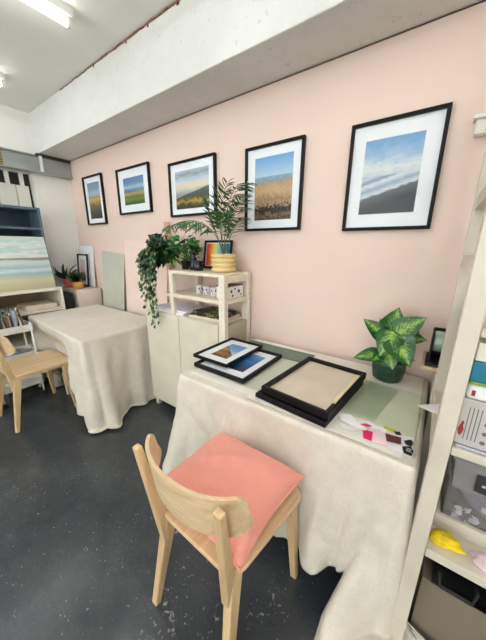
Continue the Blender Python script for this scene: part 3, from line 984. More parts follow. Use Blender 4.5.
# ------------------------------------------------------------------ shelving unit with cabinet (cream)
t = thing('shelving_unit', 'cream wooden cupboard with open shelves on top, between the two tables', 'shelving unit', (-1.52, -.17, 0))
def L(x, y, z): return (x + 1.52, y + .17, z)
def lb(x0, x1, y0, y1, z0, z1, m=None):
    m = m or MB(); return m.box(x0 + 1.52, x1 + 1.52, y0 + .17, y1 + .17, z0, z1)
# uprights
for x0, x1, y0, y1, z1, mt in ((-1.145, -1.095, -.325, -.285, 1.242, 'ivarz'), (-1.145, -1.095, -.060, -.020, 1.242, 'ivarz'),
                          (-1.635, -1.595, -.325, -.290, 1.228, 'ivarz'), (-1.635, -1.595, -.060, -.020, 1.228, 'ivarz')):
    z_0 = 0 if x0 > -1.2 else .905
    p = lb(x0, x1, y0, y1, z_0, z1).build('upright', M[mt], t, bevel=.003)
    if x0 > -1.2:
        h = MB()
        for i in range(30):
            z = .1 + i * .038
            MBm = Matrix.Translation((x1 + 1.52 + .0002, (y0 + y1) / 2 + .17, z)) @ Matrix.Rotation(PI / 2, 4, 'Y')
            h.lathe([(0, 0), (.004, 0), (.004, .0008), (0, .0008)], 0, 0, 8, MBm)
            h.lathe([(0, 0), (.003, 0), (.003, .0008), (0, .0008)], 0, 0, 8, Matrix.Translation(((x0 + x1) / 2 + 1.52, y0 + .17 - .0002, z)) @ Matrix.Rotation(PI / 2, 4, 'X'))
        h.build('peg_hole', M['shelfin'], p)
lb(-1.985, -1.945, -.06, -.02, .905, 1.62).build('upright', M['post'], t, bevel=.003)
for z in (1.185, .10):
    lb(-1.140, -1.100, -.285, -.06, z, z + .045).build('side_rung', M['ivar'], t, bevel=.002)
lb(-1.640, -1.145, -.322, -.022, 1.222, 1.246).build('shelf', M['ivar'], t, bevel=.003)
lb(-1.690, -1.090, -.322 , -.022, 1.045, 1.070).build('shelf', M['ivar'], t, bevel=.003) if False else lb(-1.700, -1.147, -.322, -.022, 1.045, 1.072).build('shelf', M['ivar'], t, bevel=.003)
lb(-1.147, -1.095, -.284, -.062, 1.045, 1.072).build('shelf_end', M['ivar'], t, bevel=.003)
# cabinet carcass
c = MB()
lb(-1.95, -1.147, -.315, -.02, .885, .905, c); lb(-1.95, -1.147, -.315, -.02, .075, .095, c)
lb(-1.95, -1.93, -.315, -.02, .095, .885, c); lb(-1.167, -1.147, -.315, -.02, .095, .885, c); lb(-1.93, -1.167, -.03, -.02, .095, .885, c)
c.build('cabinet_body', M['door'], t, bevel=.002)
lb(-1.143, -1.100, -.283, -.062, .15, .895).build('side_panel', M['shelfin'], t)
for x0, x1 in ((-1.950, -1.548), (-1.543, -1.149)):
    lb(x0, x1, -.334, -.3155, .08, .903).build('door', M['door'], t, bevel=.003)
for x in (-1.93, -1.17):
    for y in (-.29, -.06):
        lb(x - .018, x + .018, y - .018, y + .018, 0, .075).build('foot', M['ivarz'], t)
for x in (-1.549,):
    lb(x - .0, x + .005, -.330, -.316, .09, .90).build('door_gap', M['seam'], t)

# things on it
SH = 1.2465
t = thing('potted_palm', 'small palm in a ribbed pale yellow pot on the top shelf of the cream unit', 'plant', (-1.225, -.17, SH))
prof = [(0, 0), (.060, 0)]
for k in range(4):
    z = .003 + k * .030
    for j in range(7):
        a = j / 6 * PI
        prof.append((.074 + .014 * math.sin(a), z + .030 * j / 6))
prof += [(.070, .123), (.066, .121), (.066, .105), (0, .105)]
MB().lathe(prof, 0, 0, 36).build('pot', M['ribpot'], t, smooth=True)
MB().lathe([(0, .112), (.064, .108), (.064, .104)], 0, 0, 16).build('soil', M['soil'], t)
def bez(p, n):
    out = []
    for i in range(n + 1):
        u = i / n; P = [Vector(q) for q in p]
        while len(P) > 1:
            P = [a.lerp(b, u) for a, b in zip(P, P[1:])]
        out.append(P[0])
    return out
def frond(ctrl, ll, n=34, start=.36, hang=.45):
    pts = bez(ctrl, n)
    m = MB()
    m.tube(pts, [.0035 * (1 - .75 * i / n) for i in range(n + 1)], 6)
    o = m
    lm = MB()
    for i in range(int(n * start), n + 1):
        u = (i / n - start) / (1 - start)
        d = (pts[min(i + 1, n)] - pts[max(i - 1, 0)]).normalized()
        sd = d.cross(Vector((0, 0, 1)))
        if sd.length < .1: sd = Vector((1, 0, 0))
        sd.normalize()
        Ln = ll * (.55 + .9 * math.sin(PI * min(1, u * .85 + .12))) * .72
        for s in (-1, 1):
            dr = (sd * s * .85 + d * .65 + Vector((0, 0, -hang * random.uniform(.4, 1.3))) + Vector([random.uniform(-.2, .2) for _ in range(3)])).normalized()
            tip = pts[i] + dr * Ln
            if tip.y > .115: tip.y = .115
            lm.leaf(pts[i], tip, .0092, (sd.y, -1, .6), .06, .2, 1.0, 4, 2, ymax=.118)
    return m, lm
FR = [([(.0, 0, .11), (-.03, -.01, .26), (-.16, -.03, .44), (-.52, -.06, .30)], .135, .8),
      ([(0, 0, .11), (-.03, 0, .28), (-.05, .0, .42), (.03, .01, .57)], .15, .2),
      ([(0, 0, .11), (.02, 0, .30), (.02, .0, .58), (.20, -.01, .545)], .15, .5),
      ([(0, 0, .11), (.05, -.01, .30), (.12, -.02, .42), (.19, -.02, .47)], .12, .3),
      ([(0, 0, .11), (-.03, -.03, .25), (-.08, -.05, .38), (-.09, -.07, .46)], .10, .3),
      ([(0, 0, .11), (.05, .0, .22), (.11, -.01, .33), (.19, -.03, .34)], .10, .3),
      ([(0, 0, .11), (.02, -.05, .26), (.07, -.10, .36), (.13, -.14, .37)], .09, .5)]
for ctrl, ll, hg in FR:
    a, b_ = frond(ctrl, ll, hang=hg)
    f = a.build('frond', M['stem'], t, smooth=True)
    b_.build('leaflets', M['palm'], f, smooth=True)

framed('framed_print', 'small black framed print with rainbow stripes, behind the palm pot', 'picture', .270, .212,
       (-.112, .112, -.083, .083), 'pic_rainbow', (-1.385, -.045, SH + .110), (R(-9), 0, R(0)), .016, .016, bev=False)
# dark blobs of lettering-like figure in the print are too small to read
t = thing('candle_jar', 'tall black jar on the top shelf, next to the bushy plant', 'jar', (-1.500, -.195, SH))
MB().lathe([(0, 0), (.026, 0), (.028, .004), (.028, .085), (.016, .095), (.015, .125), (.018, .128), (0, .129)], 0, 0, 24).build('jar', M['blackg'], t, smooth=True)
t = thing('mug', 'black mug on the top shelf in front of the striped print', 'mug', (-1.430, -.215, SH))
MB().lathe([(0, 0), (.032, 0), (.036, .005), (.037, .07), (.034, .07), (.033, .008), (0, .007)], 0, 0, 24).build('body', M['blackg'], t, smooth=True)
MB().tube([(-.035, 0, .018), (-.058, 0, .025), (-.060, 0, .05), (-.036, 0, .058)], .004, 6).build('handle', M['blackg'], t, smooth=True)

# bushy plant
def pot(t, r, h, mat):
    MB().lathe([(0, 0), (r * .78, 0), (r, h * .95), (r, h), (r * .9, h), (r * .86, h * .85), (0, h * .84)], 0, 0, 24).build('pot', M[mat], t, smooth=True)
t = thing('potted_plant', 'bushy plant with glossy green leaves at the left end of the top shelf', 'plant', (-1.590, -.190, SH))
pot(t, .036, .065, 'blackg')
random.seed(12)
m = MB(); st = MB()
for i in range(84):
    a = random.uniform(0, 2 * PI); e = random.uniform(-.05, 1.3)
    r = random.uniform(.04, .115)
    c = Vector((math.cos(a) * math.cos(e) * r * 1.0, math.sin(a) * math.cos(e) * r * .9, .085 + max(-.03, math.sin(e)) * r * 1.55))
    dr = Vector((math.cos(a), math.sin(a) * .8, random.uniform(-.4, .6))).normalized()
    tip = c + dr * random.uniform(.05, .075)
    tip.x = max(min(tip.x, .075), -.16)
    m.leaf(c, tip, random.uniform(.040, .058), (dr.x * .3, -.8, .7), .06, .2, .8, 6, 4)
    if i % 3 == 0: st.tube([(0, 0, .055), (c.x * .4, c.y * .4, .085), c], .002, 5)
m.build('foliage', M['bush'], t, smooth=True); st.build('stem', M['stem'], t)

# trailing ivy
t = thing('trailing_ivy', 'ivy trailing down the left side of the cream unit from a small pot', 'plant', (-1.800, -.17, 1.285))
pot(t, .055, .09, 'potgreen')
MB().tube([(-.10, .12, .10), (-.05, .07, .085), (.0, .055, .08)], .004, 6).tube(
    [(.056 * math.cos(a * PI / 8), .056 * math.sin(a * PI / 8), .08) for a in range(17)], .003, 5).build('hook', M['blacks'], t)
random.seed(4)
def ivy_leaf(m, p, s, dr, nr):
    dr = Vector(dr).normalized(); nr = Vector(nr); nr = (nr - dr * nr.dot(dr)).normalized(); sd = dr.cross(nr)
    shp = [(0, 0), (-.15, .42), (.18, .34), (.30, .62), (.52, .30), (1.0, 0)]
    out = shp + [(a, -b) for a, b in reversed(shp[1:-1])]
    vs = [m.b.verts.new(p + dr * a * s + sd * b * s + nr * abs(b) * s * .25) for a, b in out]
    if m.uv is None: m.uv = m.b.loops.layers.uv.new('UVMap')
    c = m.b.verts.new(p + dr * .3 * s)
    for i in range(len(vs)):
        f = m.b.faces.new((c, vs[i], vs[(i + 1) % len(vs)]))
        for l in f.loops:
            k = 0 if l.vert is c else 1
            l[m.uv].uv = (.5, .5 + .4 * k)
m = MB(); ml = MB(); st = MB()
for i in range(330):     # crown
    v = Vector((random.gauss(0, 1), random.gauss(0, 1), random.gauss(0, 1))).normalized() * random.uniform(.45, 1)
    p = Vector((v.x * .135 - .010, v.y * .10 - .075, v.z * .125 + .105 - max(0, -v.x) * .03))
    p.y = min(p.y, .10)
    ivy_leaf(m, p, random.uniform(.034, .052), (v.x, -.3, random.uniform(-.9, .3)), (random.uniform(-.4, .4), -1, random.uniform(0, .8)))
strands = []
for x1, x2, ln in ((-.13, -.09, .26), (-.11, -.06, .40), (-.08, -.02, .36), (-.05, .01, .52), (-.02, .04, .46), (.02, .05, .38), (.04, .075, .44), (.06, .09, .50), (-.10, -.04, .32), (.0, .03, .54), (-.03, .0, .30)):
    strands.append([(0, -.02, .08), (x1, -.17, .16), (x1, -.215, .10), (x2, -.22, .0 - ln * .45), (x2 + .01, -.22, .06 - ln)])
for q, s_ in enumerate(strands):
    pts = bez(s_, 26)
    st.tube(pts, .0016, 5)
    for i in range(5, 27):
        for k in range(2 if i < 18 else 1):
            p = pts[i] + Vector((random.uniform(-.014, .014), random.uniform(-.014, .010), random.uniform(-.01, .01)))
            tgt = ml if (i > 20 and q % 2 == 0) or random.random() < .10 else m
            ivy_leaf(tgt, p, random.uniform(.030, .046) * (1.1 - .35 * i / 26), (random.uniform(-1, 1), -.35, random.uniform(-1, .1)), (random.uniform(-.4, .4), -1, random.uniform(0, .6)))
m.build('foliage', M['ivy'], t); o = ml.build('young_leaves', M['ivyl'], t); st.build('vine', M['stem'], t)
# pale strappy leaves between the ivy and the bushy plant
m = MB()
for i in range(26):
    a = random.uniform(0, 2 * PI)
    b_ = Vector((.10 + math.cos(a) * .012, -.06 + math.sin(a) * .012, .05))
    tp = b_ + Vector((math.cos(a) * .06, math.sin(a) * .06, random.uniform(-.09, .06)))
    m.leaf(b_, tp, .012, (0, -.7, .7), .12, .2, 1, 5, 2)
m.build('pale_leaves', M['ivyl'], t, smooth=True)

# mugs and box on the middle shelf
def small_mug(x, label):
    t = thing('mug', label, 'mug', (x, -.185, 1.0722), (0, 0, R(20)), 'white patterned mugs on the middle shelf')
    MB().lathe([(0, 0), (.024, 0), (.027, .004), (.028, .062), (.0255, .062), (.0245, .006), (0, .005)], 0, 0, 20).build('body', M['mugw'], t, smooth=True)
    k = MB()
    for a in (PI * 1.25, PI * 1.6, PI * 1.85):
        k.box(-.005, .005, -.0288, -.0270, .030, .046, Matrix.Rotation(a - 1.5 * PI, 4, 'Z'))
        k.box(-.003, .003, -.0284, -.0262, .012, .024, Matrix.Rotation(a - 1.4 * PI, 4, 'Z'))
    k.build('pattern', M['mugink'], t)
    MB().tube([(.025, 0, .014), (.042, 0, .02), (.043, 0, .042), (.026, 0, .050)], .003, 6).build('handle', M['mugw'], t, smooth=True)
    return t
a = small_mug(-1.455, 'small white mug with dark marks, leftmost on the middle shelf')
dup(a, (-1.375, -.190, 1.0722), (0, 0, R(-25)), 'small white mug with dark marks, middle of three on the middle shelf')
dup(a, (-1.298, -.195, 1.0722), (0, 0, R(50)), 'small white mug with dark marks, rightmost beside the cream post')
t = thing('gift_box', 'white patterned box at the right end of the middle shelf', 'box', (-1.185, -.17, 1.0722))
rbox(-.040, .066, -.085, .085, 0, .085).build('box', M['mugw'], t, bevel=.003)
rbox(-.0405, .0665, -.0855, .0855, .082, .0875).build('lid', M['mugink'], t)
m = MB()
for y, z, s_ in ((-.05, .05, .010), (-.01, .065, .007), (.035, .045, .012), (.06, .02, .007), (-.035, .02, .009)):
    m.lathe([(0, 0), (s_, 0), (s_, .001), (0, .001)], 0, 0, 10, Matrix.Translation((.0662, y, z)) @ Matrix.Rotation(PI / 2, 4, 'Y'))
m.build('dots', M['blacks'], t)

# on the cabinet top
t = thing('canvas_board', 'stack of white boards lying on the left of the cupboard top', 'board', (-1.70, -.18, .906))
rbox(-.20, .19, -.13, .12, 0, .018).build('board', M['paper'], t, bevel=.002)
rbox(-.19, .20, -.12, .12, .0185, .032).build('top_board', M['card'], t, bevel=.002)
t = thing('book', 'book with a dark green leafy cover lying on the right of the cupboard top', 'book', (-1.315, -.175, .906), (0, 0, R(3)))
rbox(-.150, .150, -.115, .115, 0, .022).build('pages', M['beigeboard'], t)
mc, nt, b, o_ = new_mat('leafy_cover')
nt.links.new(ramp(nt, noise(nt, coords(nt), 26, 3, .6), [(.40, (26, 34, 26)), (.50, (52, 74, 44)), (.58, (168, 160, 84)), (.66, (34, 48, 36))], 'CONSTANT'), b.inputs['Base Color'])
rbox(-.152, .152, -.117, .117, .0222, .028).build('cover', mc, t, bevel=.001)
t = tag(rbox(-.13, .13, -.10, .10, 0, .018).build('book', mc, bevel=.002, loc=(-1.322, -.17, .9345)), 'second patterned green book, uppermost on the cupboard top', 'book')
t.rotation_euler = (0, 0, R(-3))

# ------------------------------------------------------------------ far left corner
# two boards leaning on the pink wall
def leaning(name, label, x0, x1, z_bot, z_top, y_bot, mat, th=.010, skew=0):
    hgt = z_top - z_bot
    ang = math.atan2(y_bot, hgt)
    Lh = math.hypot(y_bot, hgt)
    m = MB().box(-(x1 - x0) / 2, (x1 - x0) / 2, -th, 0, 0, Lh)
    o = m.build(name, M[mat], None, bevel=.001, loc=((x0 + x1) / 2, -y_bot - .004, z_bot + .002))
    o.rotation_euler = (-ang, skew, 0)
    return tag(o, label, 'board')
leaning('display_board', 'sage grey board leaning on the pink wall behind the far table', -3.27, -2.83, 0.03, 1.345, .085, 'sage', skew=R(4.5))
leaning('display_board', 'pale pink board leaning on the pink wall beside the hanging ivy', -2.70, -2.02, 0, 1.47, .09, 'pinkb')

# plinth with plants
tag(rbox(XL + .01, -3.28, -.30, -.03, 0, .925).build('plinth', M['pinkledge'], bevel=.004), 'pale pink plinth in the far corner carrying two small pots', 'plinth')
leaning('white_card', 'white card leaning in the corner behind the small framed picture', -3.70, -3.38, .927, 1.41, .035, 'mat', .006)
framed('framed_photograph', 'small black framed picture with pink print leaning on white card in the corner', 'picture', .245, .385, (-.06, .06, -.13, .13), 'pic_pinkish',
       (-3.56, -.068, 1.124), (R(-5), 0, 0), .017, .016)
def small_plant(name, label, x, y, z, r, h, mat, seed, n, L1):
    t = thing(name, label, 'plant', (x, y, z))
    MB().lathe([(0, 0), (r * .7, 0), (r * 1.02, h * .45), (r * .92, h), (r * .8, h), (r * .8, h * .85), (0, h * .84)], 0, 0, 24).build('pot', M[mat], t, smooth=True)
    random.seed(seed); m = MB()
    for i in range(n):
        a = random.uniform(0, 2 * PI); e = random.uniform(.35, 1.35)
        d = Vector((math.cos(a) * math.cos(e), math.sin(a) * math.cos(e) * .8, math.sin(e)))
        b_ = Vector((d.x * .015, d.y * .015, h * .9))
        m.leaf(b_, b_ + d * L1 * random.uniform(.7, 1.1), .042, (0, -.8, .5), .12, .2, 1, 6, 3)
    m.build('foliage', M['succ'], t, smooth=True)
    return t
small_plant('potted_plant', 'dark leafy plant in a small ochre pot on the pink plinth', -3.40, -.225, .926, .055, .085, 'ochre', 3, 40, .14)
small_plant('potted_plant', 'upright plant in a salmon pink pot on the pink plinth, by the seascape', -3.61, -.235, .926, .058, .11, 'salmon', 9, 26, .22)

# low bookcase, with hutch and the big seascape on top
BX0, BX1, BY0, BY1 = XL + .0, -3.25, -1.75, -.45
BX0 = XL - .09
t = thing('low_bookcase', 'low white bookcase under the large seascape painting', 'bookcase', (-3.49, -1.1, 0))
def bb(x0, x1, y0, y1, z0, z1, m=None):
    m = m or MB(); return m.box(x0 + 3.49, x1 + 3.49, y0 + 1.1, y1 + 1.1, z0, z1)
bb(BX0, BX1, BY0, BY1, .958, .985).build('top_panel', M['shelfw'], t, bevel=.002)
for y in (BY0, -1.10, BY1 - .022):
    bb(BX0, BX1 - .004, y, y + .022, 0, .957).build('side_panel', M['shelfw'], t)
for z in (.06, .42, .745):
    bb(BX0, BX1 - .006, BY0 + .022, BY1 - .022, z, z + .022).build('shelf', M['shelfw'], t)
bb(BX0, BX0 + .008, BY0, BY1, .06, .957).build('back_panel', M['shelfin'], t)
tag(rbox(-3.60, -3.32, -.78, -.50, .768, .815).build('drawing_board', M['beigeboard'], bevel=.004), 'flat beige box lying inside the low white bookcase', 'box')
# hutch
t = thing('wall_hutch', 'blue grey open hutch standing behind the seascape painting', 'shelf', (-3.60, -1.1, .986))
def hb(x0, x1, y0, y1, z0, z1):
    return MB().box(x0 + 3.60, x1 + 3.60, y0 + 1.1, y1 + 1.1, z0 - .986, z1 - .986)
hb(-3.735, -3.46, -1.75, -.455, 1.765, 1.79).build('top_panel', M['hutch'], t, bevel=.002)
hb(-3.735, -3.46, -.477, -.455, .986, 1.765).build('side_panel', M['hutch'], t, bevel=.002)
hb(-3.735, -3.46, -1.75, -1.728, .986, 1.765).build('side_panel', M['hutch'], t, bevel=.002)
hb(-3.735, -3.462, -1.728, -.477, 1.57, 1.592).build('shelf', M['hutch'], t, bevel=.002)
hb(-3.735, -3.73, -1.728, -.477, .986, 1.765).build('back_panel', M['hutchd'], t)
# painting leaning back against the hutch
ph = .520
pa = MB().box(-.03, 0, -.62, .62, 0, ph)
t = thing('seascape_painting', 'large unframed pastel seascape painting leaning on the blue grey hutch', 'painting', (-3.285, -1.105, .987), (0, R(-10), R(2)))
MB().box(-.028, -.001, -.62, .62, 0, ph).build('canvas', M['paper'], t)
# the painted face: built flat in local XZ then turned to face the room
f = MB().box(-.62, .62, 0, .0015, 0, ph).build('painted_face', M['pic_paint'], t)
f.rotation_euler = (0, 0, PI / 2)
f.location = (.0, 0, 0)
MB().box(-.0285, .0, .6205, .626, 0, ph).build('edge_strip', M['blacks'], t)
# black portfolio between bookcase and plinth
tag(MB().box(-3.55, -3.30, -.425, -.335, 0, .90).build('portfolio_case', M['blacks'], bevel=.004), 'black case standing between the bookcase and the pink plinth', 'case')

# rolling cart with paint tubes
t = thing('rolling_cart', 'white rolling trolley with shallow trays between bookcase and chair', 'trolley', (-3.06, -1.02, 0))
def tray(z):
    m = MB()
    m.box(-.11, .11, -.17, .17, z, z + .006)
    m.box(-.11, .11, -.17, -.164, z, z + .065); m.box(-.11, .11, .164, .17, z, z + .065)
    m.box(-.11, -.104, -.17, .17, z, z + .065); m.box(.104, .11, -.17, .17, z, z + .065)
    return m.build('tray', M['enamel'], t, bevel=.002)
for z in (.13, .40, .655): tray(z)
for sx in (-1, 1):
    for sy in (-1, 1):
        MB().tube([(sx * .115, sy * .15, .05), (sx * .115, sy * .15, .74)], .008, 8).build('pole', M['enamel'], t, smooth=True)
        MB().lathe([(0, -.01), (.022, -.01), (.022, .01), (0, .01)], 0, 0, 16, Matrix.Translation((sx * .115, sy * .15, .023)) @ Matrix.Rotation(PI / 2, 4, 'Y')).build('caster', M['blacks'], t)
random.seed(21)
tcol = [(96, 116, 132), (60, 84, 96), (206, 196, 160), (150, 160, 170), (70, 92, 70), (196, 160, 110), (48, 52, 60), (222, 220, 214), (120, 150, 160), (166, 120, 90)]
tm = [pm('paint_tube_%d' % i, c, .4) for i, c in enumerate(tcol)]
places = ['with a rounded cap', 'with a crimped end', 'tilted over its neighbour']
names = ['slate blue', 'dark teal', 'cream', 'pale grey', 'moss green', 'tan', 'near black', 'white', 'powder blue', 'rust brown']
for i in range(30):
    k = i % 10
    x = -3.06 + (-.075 + .05 * (i % 4)) ; y = -1.02 + (-.13 + .26 * ((i // 4) / 7.0))
    h = random.uniform(.13, .21)
    o = thing('paint_tube', 'squeezed %s paint tube standing in the top tray of the white trolley' % names[k], 'paint tube', (x, y, .6625),
              (random.uniform(-.13, .13), random.uniform(-.13, .13), random.uniform(0, 3)), 'paint tubes in the trolley, %s' % names[k])
    q = MB()
    rr = [(.013, 0), (.013, h * .55), (.011, h * .75)]
    q.grid(lambda u, v: Vector((.019 * math.cos(v * 2 * PI) * 1, .015 * math.sin(v * 2 * PI) * (1 - .85 * u), h * u)), 3, 10)
    q.build('body', tm[k], o, smooth=True)
    MB().lathe([(0, -.0), (.008, 0), (.007, .014), (0, .014)], 0, 0, 10, Matrix.Translation((0, 0, h))).build('cap', tm[(k + 7) % 10], o)
def blob(name, label, cat, loc, size, mat, seed, kind=None, amp=.25):
    random.seed(seed)
    ph_ = [random.uniform(0, 6) for _ in range(6)]
    m = MB()
    def fn(u, v):
        a, e = u * 2 * PI, (v - .5) * PI
        r = 1 + amp * (math.sin(3 * a + ph_[0]) * math.cos(e) * .5 + math.sin(5 * e + ph_[1] + 2 * a) * .4 + .3 * math.sin(9 * a + ph_[2] + 7 * e) * math.cos(e))
        z = math.sin(e) * r
        return Vector((math.cos(a) * math.cos(e) * r * size[0], math.sin(a) * math.cos(e) * r * size[1], max(0, (z + .8) * size[2] * .55)))
    m.grid(fn, 36, 18)
    bmesh.ops.remove_doubles(m.b, verts=m.b.verts, dist=.0005)
    o = m.build(name, M[mat], None, smooth=True, loc=loc)
    return tag(o, label, cat, None, kind)
blob('cleaning_rag', 'crumpled grey rag in the middle tray of the white trolley', 'rag', (-3.06, -1.0, .407), (.075, .12, .07), 'greyc', 3)
# things under the far table
blob('cloth_bag', 'bunched cream cloth bag on the floor under the left end of the far table', 'bag', (-3.03, -.72, .002), (.06, .06, .16), 'cloth', 5, amp=.15)
for i, (x, y, rz, mt, lb_) in enumerate(((-2.78, -.62, 8, 'shelfin', 'brown canvas back standing under the far table, nearest the cream bag'),
                                   (-2.70, -.60, 4, 'greyc', 'grey book standing under the far table, between brown and pale ones'),
                                   (-2.64, -.61, 6, 'paper', 'pale book standing under the far table, nearest its right leg'))):
    o = thing('standing_book', lb_, 'book', (x, y, 0), (0, R(-4), R(rz)), 'books standing under the far table')
    rbox(-.02, .02, -.12, .12, .001, .24 - .02 * i).build('cover', M[mt], o, bevel=.002)
    rbox(-.015, .015, -.1215, .118, .004, .236 - .02 * i).build('pages', M['beigeboard'], o)

# boxes under the near table
def tub(name, label, x0, x1, y0, y1, z0, z1, mat, lid=None, cat='box', rim=True, taper=.012):
    cx, cy = (x0 + x1) / 2, (y0 + y1) / 2
    t = thing(name, label, cat, (cx, cy, z0))
    a, b, h = (x1 - x0) / 2, (y1 - y0) / 2, z1 - z0
    m = MB(); bm = m.b
    def ring(aa, bb_, z): return [bm.verts.new((sx * aa, sy * bb_, z)) for sx, sy in ((-1, -1), (1, -1), (1, 1), (-1, 1))]
    R0 = ring(a - taper, b - taper, 0); R1 = ring(a - .004, b - .004, h)
    R2 = ring(a - .007, b - .007, h); R3 = ring(a - taper - .003, b - taper - .003, .003)
    bm.faces.new(R0[::-1]); bm.faces.new(R3)
    for A, B in ((R0, R1), (R1, R2), (R2, R3)):
        for k in range(4): bm.faces.new((A[k], A[(k + 1) % 4], B[(k + 1) % 4], B[k]))
    m.build('body', M[mat], t)
    if rim:
        r = MB()
        r.box(-a, a, -b, -b + .008, h - .010, h); r.box(-a, a, b - .008, b, h - .010, h)
        r.box(-a, -a + .008, -b + .008, b - .008, h - .010, h); r.box(a - .008, a, -b + .008, b - .008, h - .010, h)
        r.build('rim', M[mat], t, bevel=.002)
    if lid:
        rbox(-a - .004, a + .004, -b - .004, b + .004, h + .0005, h + .016).build('lid', M[lid], t, bevel=.004)
    return t
tub('storage_tub', 'smoky plastic storage tub on the floor under the right half of the near table', -.46, -.10, -.66, -.20, 0, .22, 'smoke', 'blacks')
tub('storage_tub', 'smoky plastic storage tub on the floor under the left half of the near table', -.95, -.55, -.62, -.20, 0, .22, 'smoke', 'blacks')
blob('cloth_bundle', 'bunched cream cloth on the floor at the left front corner of the near table', 'cloth', (-1.06, -.845, .002), (.06, .05, .13), 'cloth', 9, amp=.18)

# ------------------------------------------------------------------ right shelving unit
UX = .066
t = thing('shelving_unit', 'tall warm white shelving unit crammed with craft supplies, at the right picture edge', 'shelving unit', (.5, -.52, 0))
def ub(x0, x1, y0, y1, z0, z1, m=None):
    m = m or MB(); return m.box(x0 - .5, x1 - .5, y0 + .52, y1 + .52, z0, z1)
for x0 in (UX, .93):
    for y0, y1 in ((-.785, -.745), (-.300, -.262)):
        ub(x0, x0 + .044, y0, y1, 0, 2.2).build('upright', M['rshelf'], t, bevel=.003)
for z in (.12, .80, 1.375, 1.575, 2.12):
    ub(UX + .004, UX + .040, -.745, -.300, z - .022, z + .022).build('side_rung', M['rshelf'], t, bevel=.002)
    ub(.934, .97, -.745, -.300, z - .022, z + .022).build('side_rung', M['rshelf'], t, bevel=.002)
for z0, z1 in ((.455, .485), (.850, .875), (1.205, 1.228), (1.60, 1.625), (1.93, 1.955)):
    ub(UX + .046, .928, -.775, -.270, z0, z1).build('shelf', M['rshelf'], t, bevel=.002)

# bottom: taupe carton with dark case on top
tag(rbox(.13, .62, -.70, -.32, 0, .275).build('carton', M['taupe'], bevel=.003), 'plain taupe carton on the floor under the right shelving unit', 'box')
t = tub('tool_case', 'dark grey lidded plastic case with handle, under the lowest shelf at right', .145, .60, -.715, -.35, .2765, .405, 'smoke', 'blacks')
MB().tube([(-.205, -.184, .095), (-.205, -.205, .095), (-.200, -.21, .055), (-.115, -.21, .055), (-.110, -.205, .095), (-.110, -.184, .095)], .006, 8).build('handle', M['blacks'], t, smooth=True)
rbox(-.20, .20, -.150, .150, .006, .10).build('tool_tray', M['label'], t)

# low shelf: tray, tub, yellow wool
t = thing('wooden_tray', 'warm white wooden tray on the lowest shelf under the clear tubs', 'tray', (.42, -.48, .4855))
m = MB().box(-.295, .295, -.185, -.170, 0, .052).box(-.295, .295, .17, .185, 0, .052).box(-.295, -.28, -.17, .17, 0, .052).box(.28, .295, -.17, .17, 0, .052)
m.build('side', M['rshelf'], t, bevel=.002)
rbox(-.28, .28, -.17, .17, 0, .004).build('base', M['rshelf'], t)
blob('wool_bundle', 'bright yellow wool bundle at the front of the lowest shelf', 'wool', (.160, -.722, .4855), (.042, .026, .036), 'yellow', 11, amp=.35)
blob('paper_offcut_bag', 'pale pink paper bundle on the lowest shelf, right of the yellow wool', 'paper', (.275, -.725, .4855), (.05, .03, .02), 'palepink', 13, amp=.3)
tub('storage_tub', 'clear plastic tub full of fabric on the lowest shelf, lower of the two', .135, .70, -.66, -.31, .4905, .725, 'plast')
blob('fabric_bundle', 'lavender fabric bundle inside the lower clear tub', 'fabric', (.31, -.47, .496), (.145, .13, .17), 'lav', 15, amp=.12)
blob('fabric_bundle', 'blue fabric bundle inside the lower clear tub, right of the lavender one', 'fabric', (.55, -.50, .496), (.085, .10, .17), 'blue', 16, amp=.15)
random.seed(31)
for i in range(26):
    x = random.uniform(.16, .30); y = random.uniform(-.643, -.615); z = .505 + random.uniform(0, .085)
    dark = i % 3 == 0
    o = MB().box(-.010, .009, -.001, .001, -.008, .008).build('paper_scrap', M['blacks' if dark else 'paper'], None, loc=(x, y, z))
    o.rotation_euler = (random.uniform(-.5, .5), random.uniform(-1.5, 1.5), random.uniform(-.5, .5))
    tag(o, '%s paper scrap at the front of the lower clear tub' % ('small black' if dark else 'small white'), 'paper',
        'black scraps in the lower tub' if dark else 'white scraps in the lower tub')
t = tub('storage_tub', 'grey clear plastic tub with a black label, stacked on top under the middle shelf', .125, .66, -.755, -.33, .7265, .835, 'plastg')
rbox(-.210, -.150, -.216, -.210, .024, .078).build('label_plate', M['label'], t, bevel=.002)
m = MB()
for i in range(3):
    m.box(-.196 + i * .012, -.188 + i * .012, -.2168, -.2158, .046, .053 + .003 * (i % 2))
m.build('label_writing', M['cardbox'], t)
random.seed(33)
for i in range(9):
    x = .17 + i * .05; y = random.uniform(-.70, -.5)
    pts = [(x, y, .737), (x + random.uniform(-.05, .05), y + random.uniform(-.03, .03), .86), (x + random.uniform(-.05, .05), y + random.uniform(-.03, .03), .735)]
    o = MB().tube(bez(pts, 10), .0065, 6).build('cable', M[('paper', 'blacks', 'cardbox')[i % 3]], None, smooth=True)
    nm = ('white', 'black', 'grey')[i % 3]
    tag(o, 'short bent %s cable in the upper clear tub with the black label' % nm, 'cable', '%s cables in the upper tub' % nm)

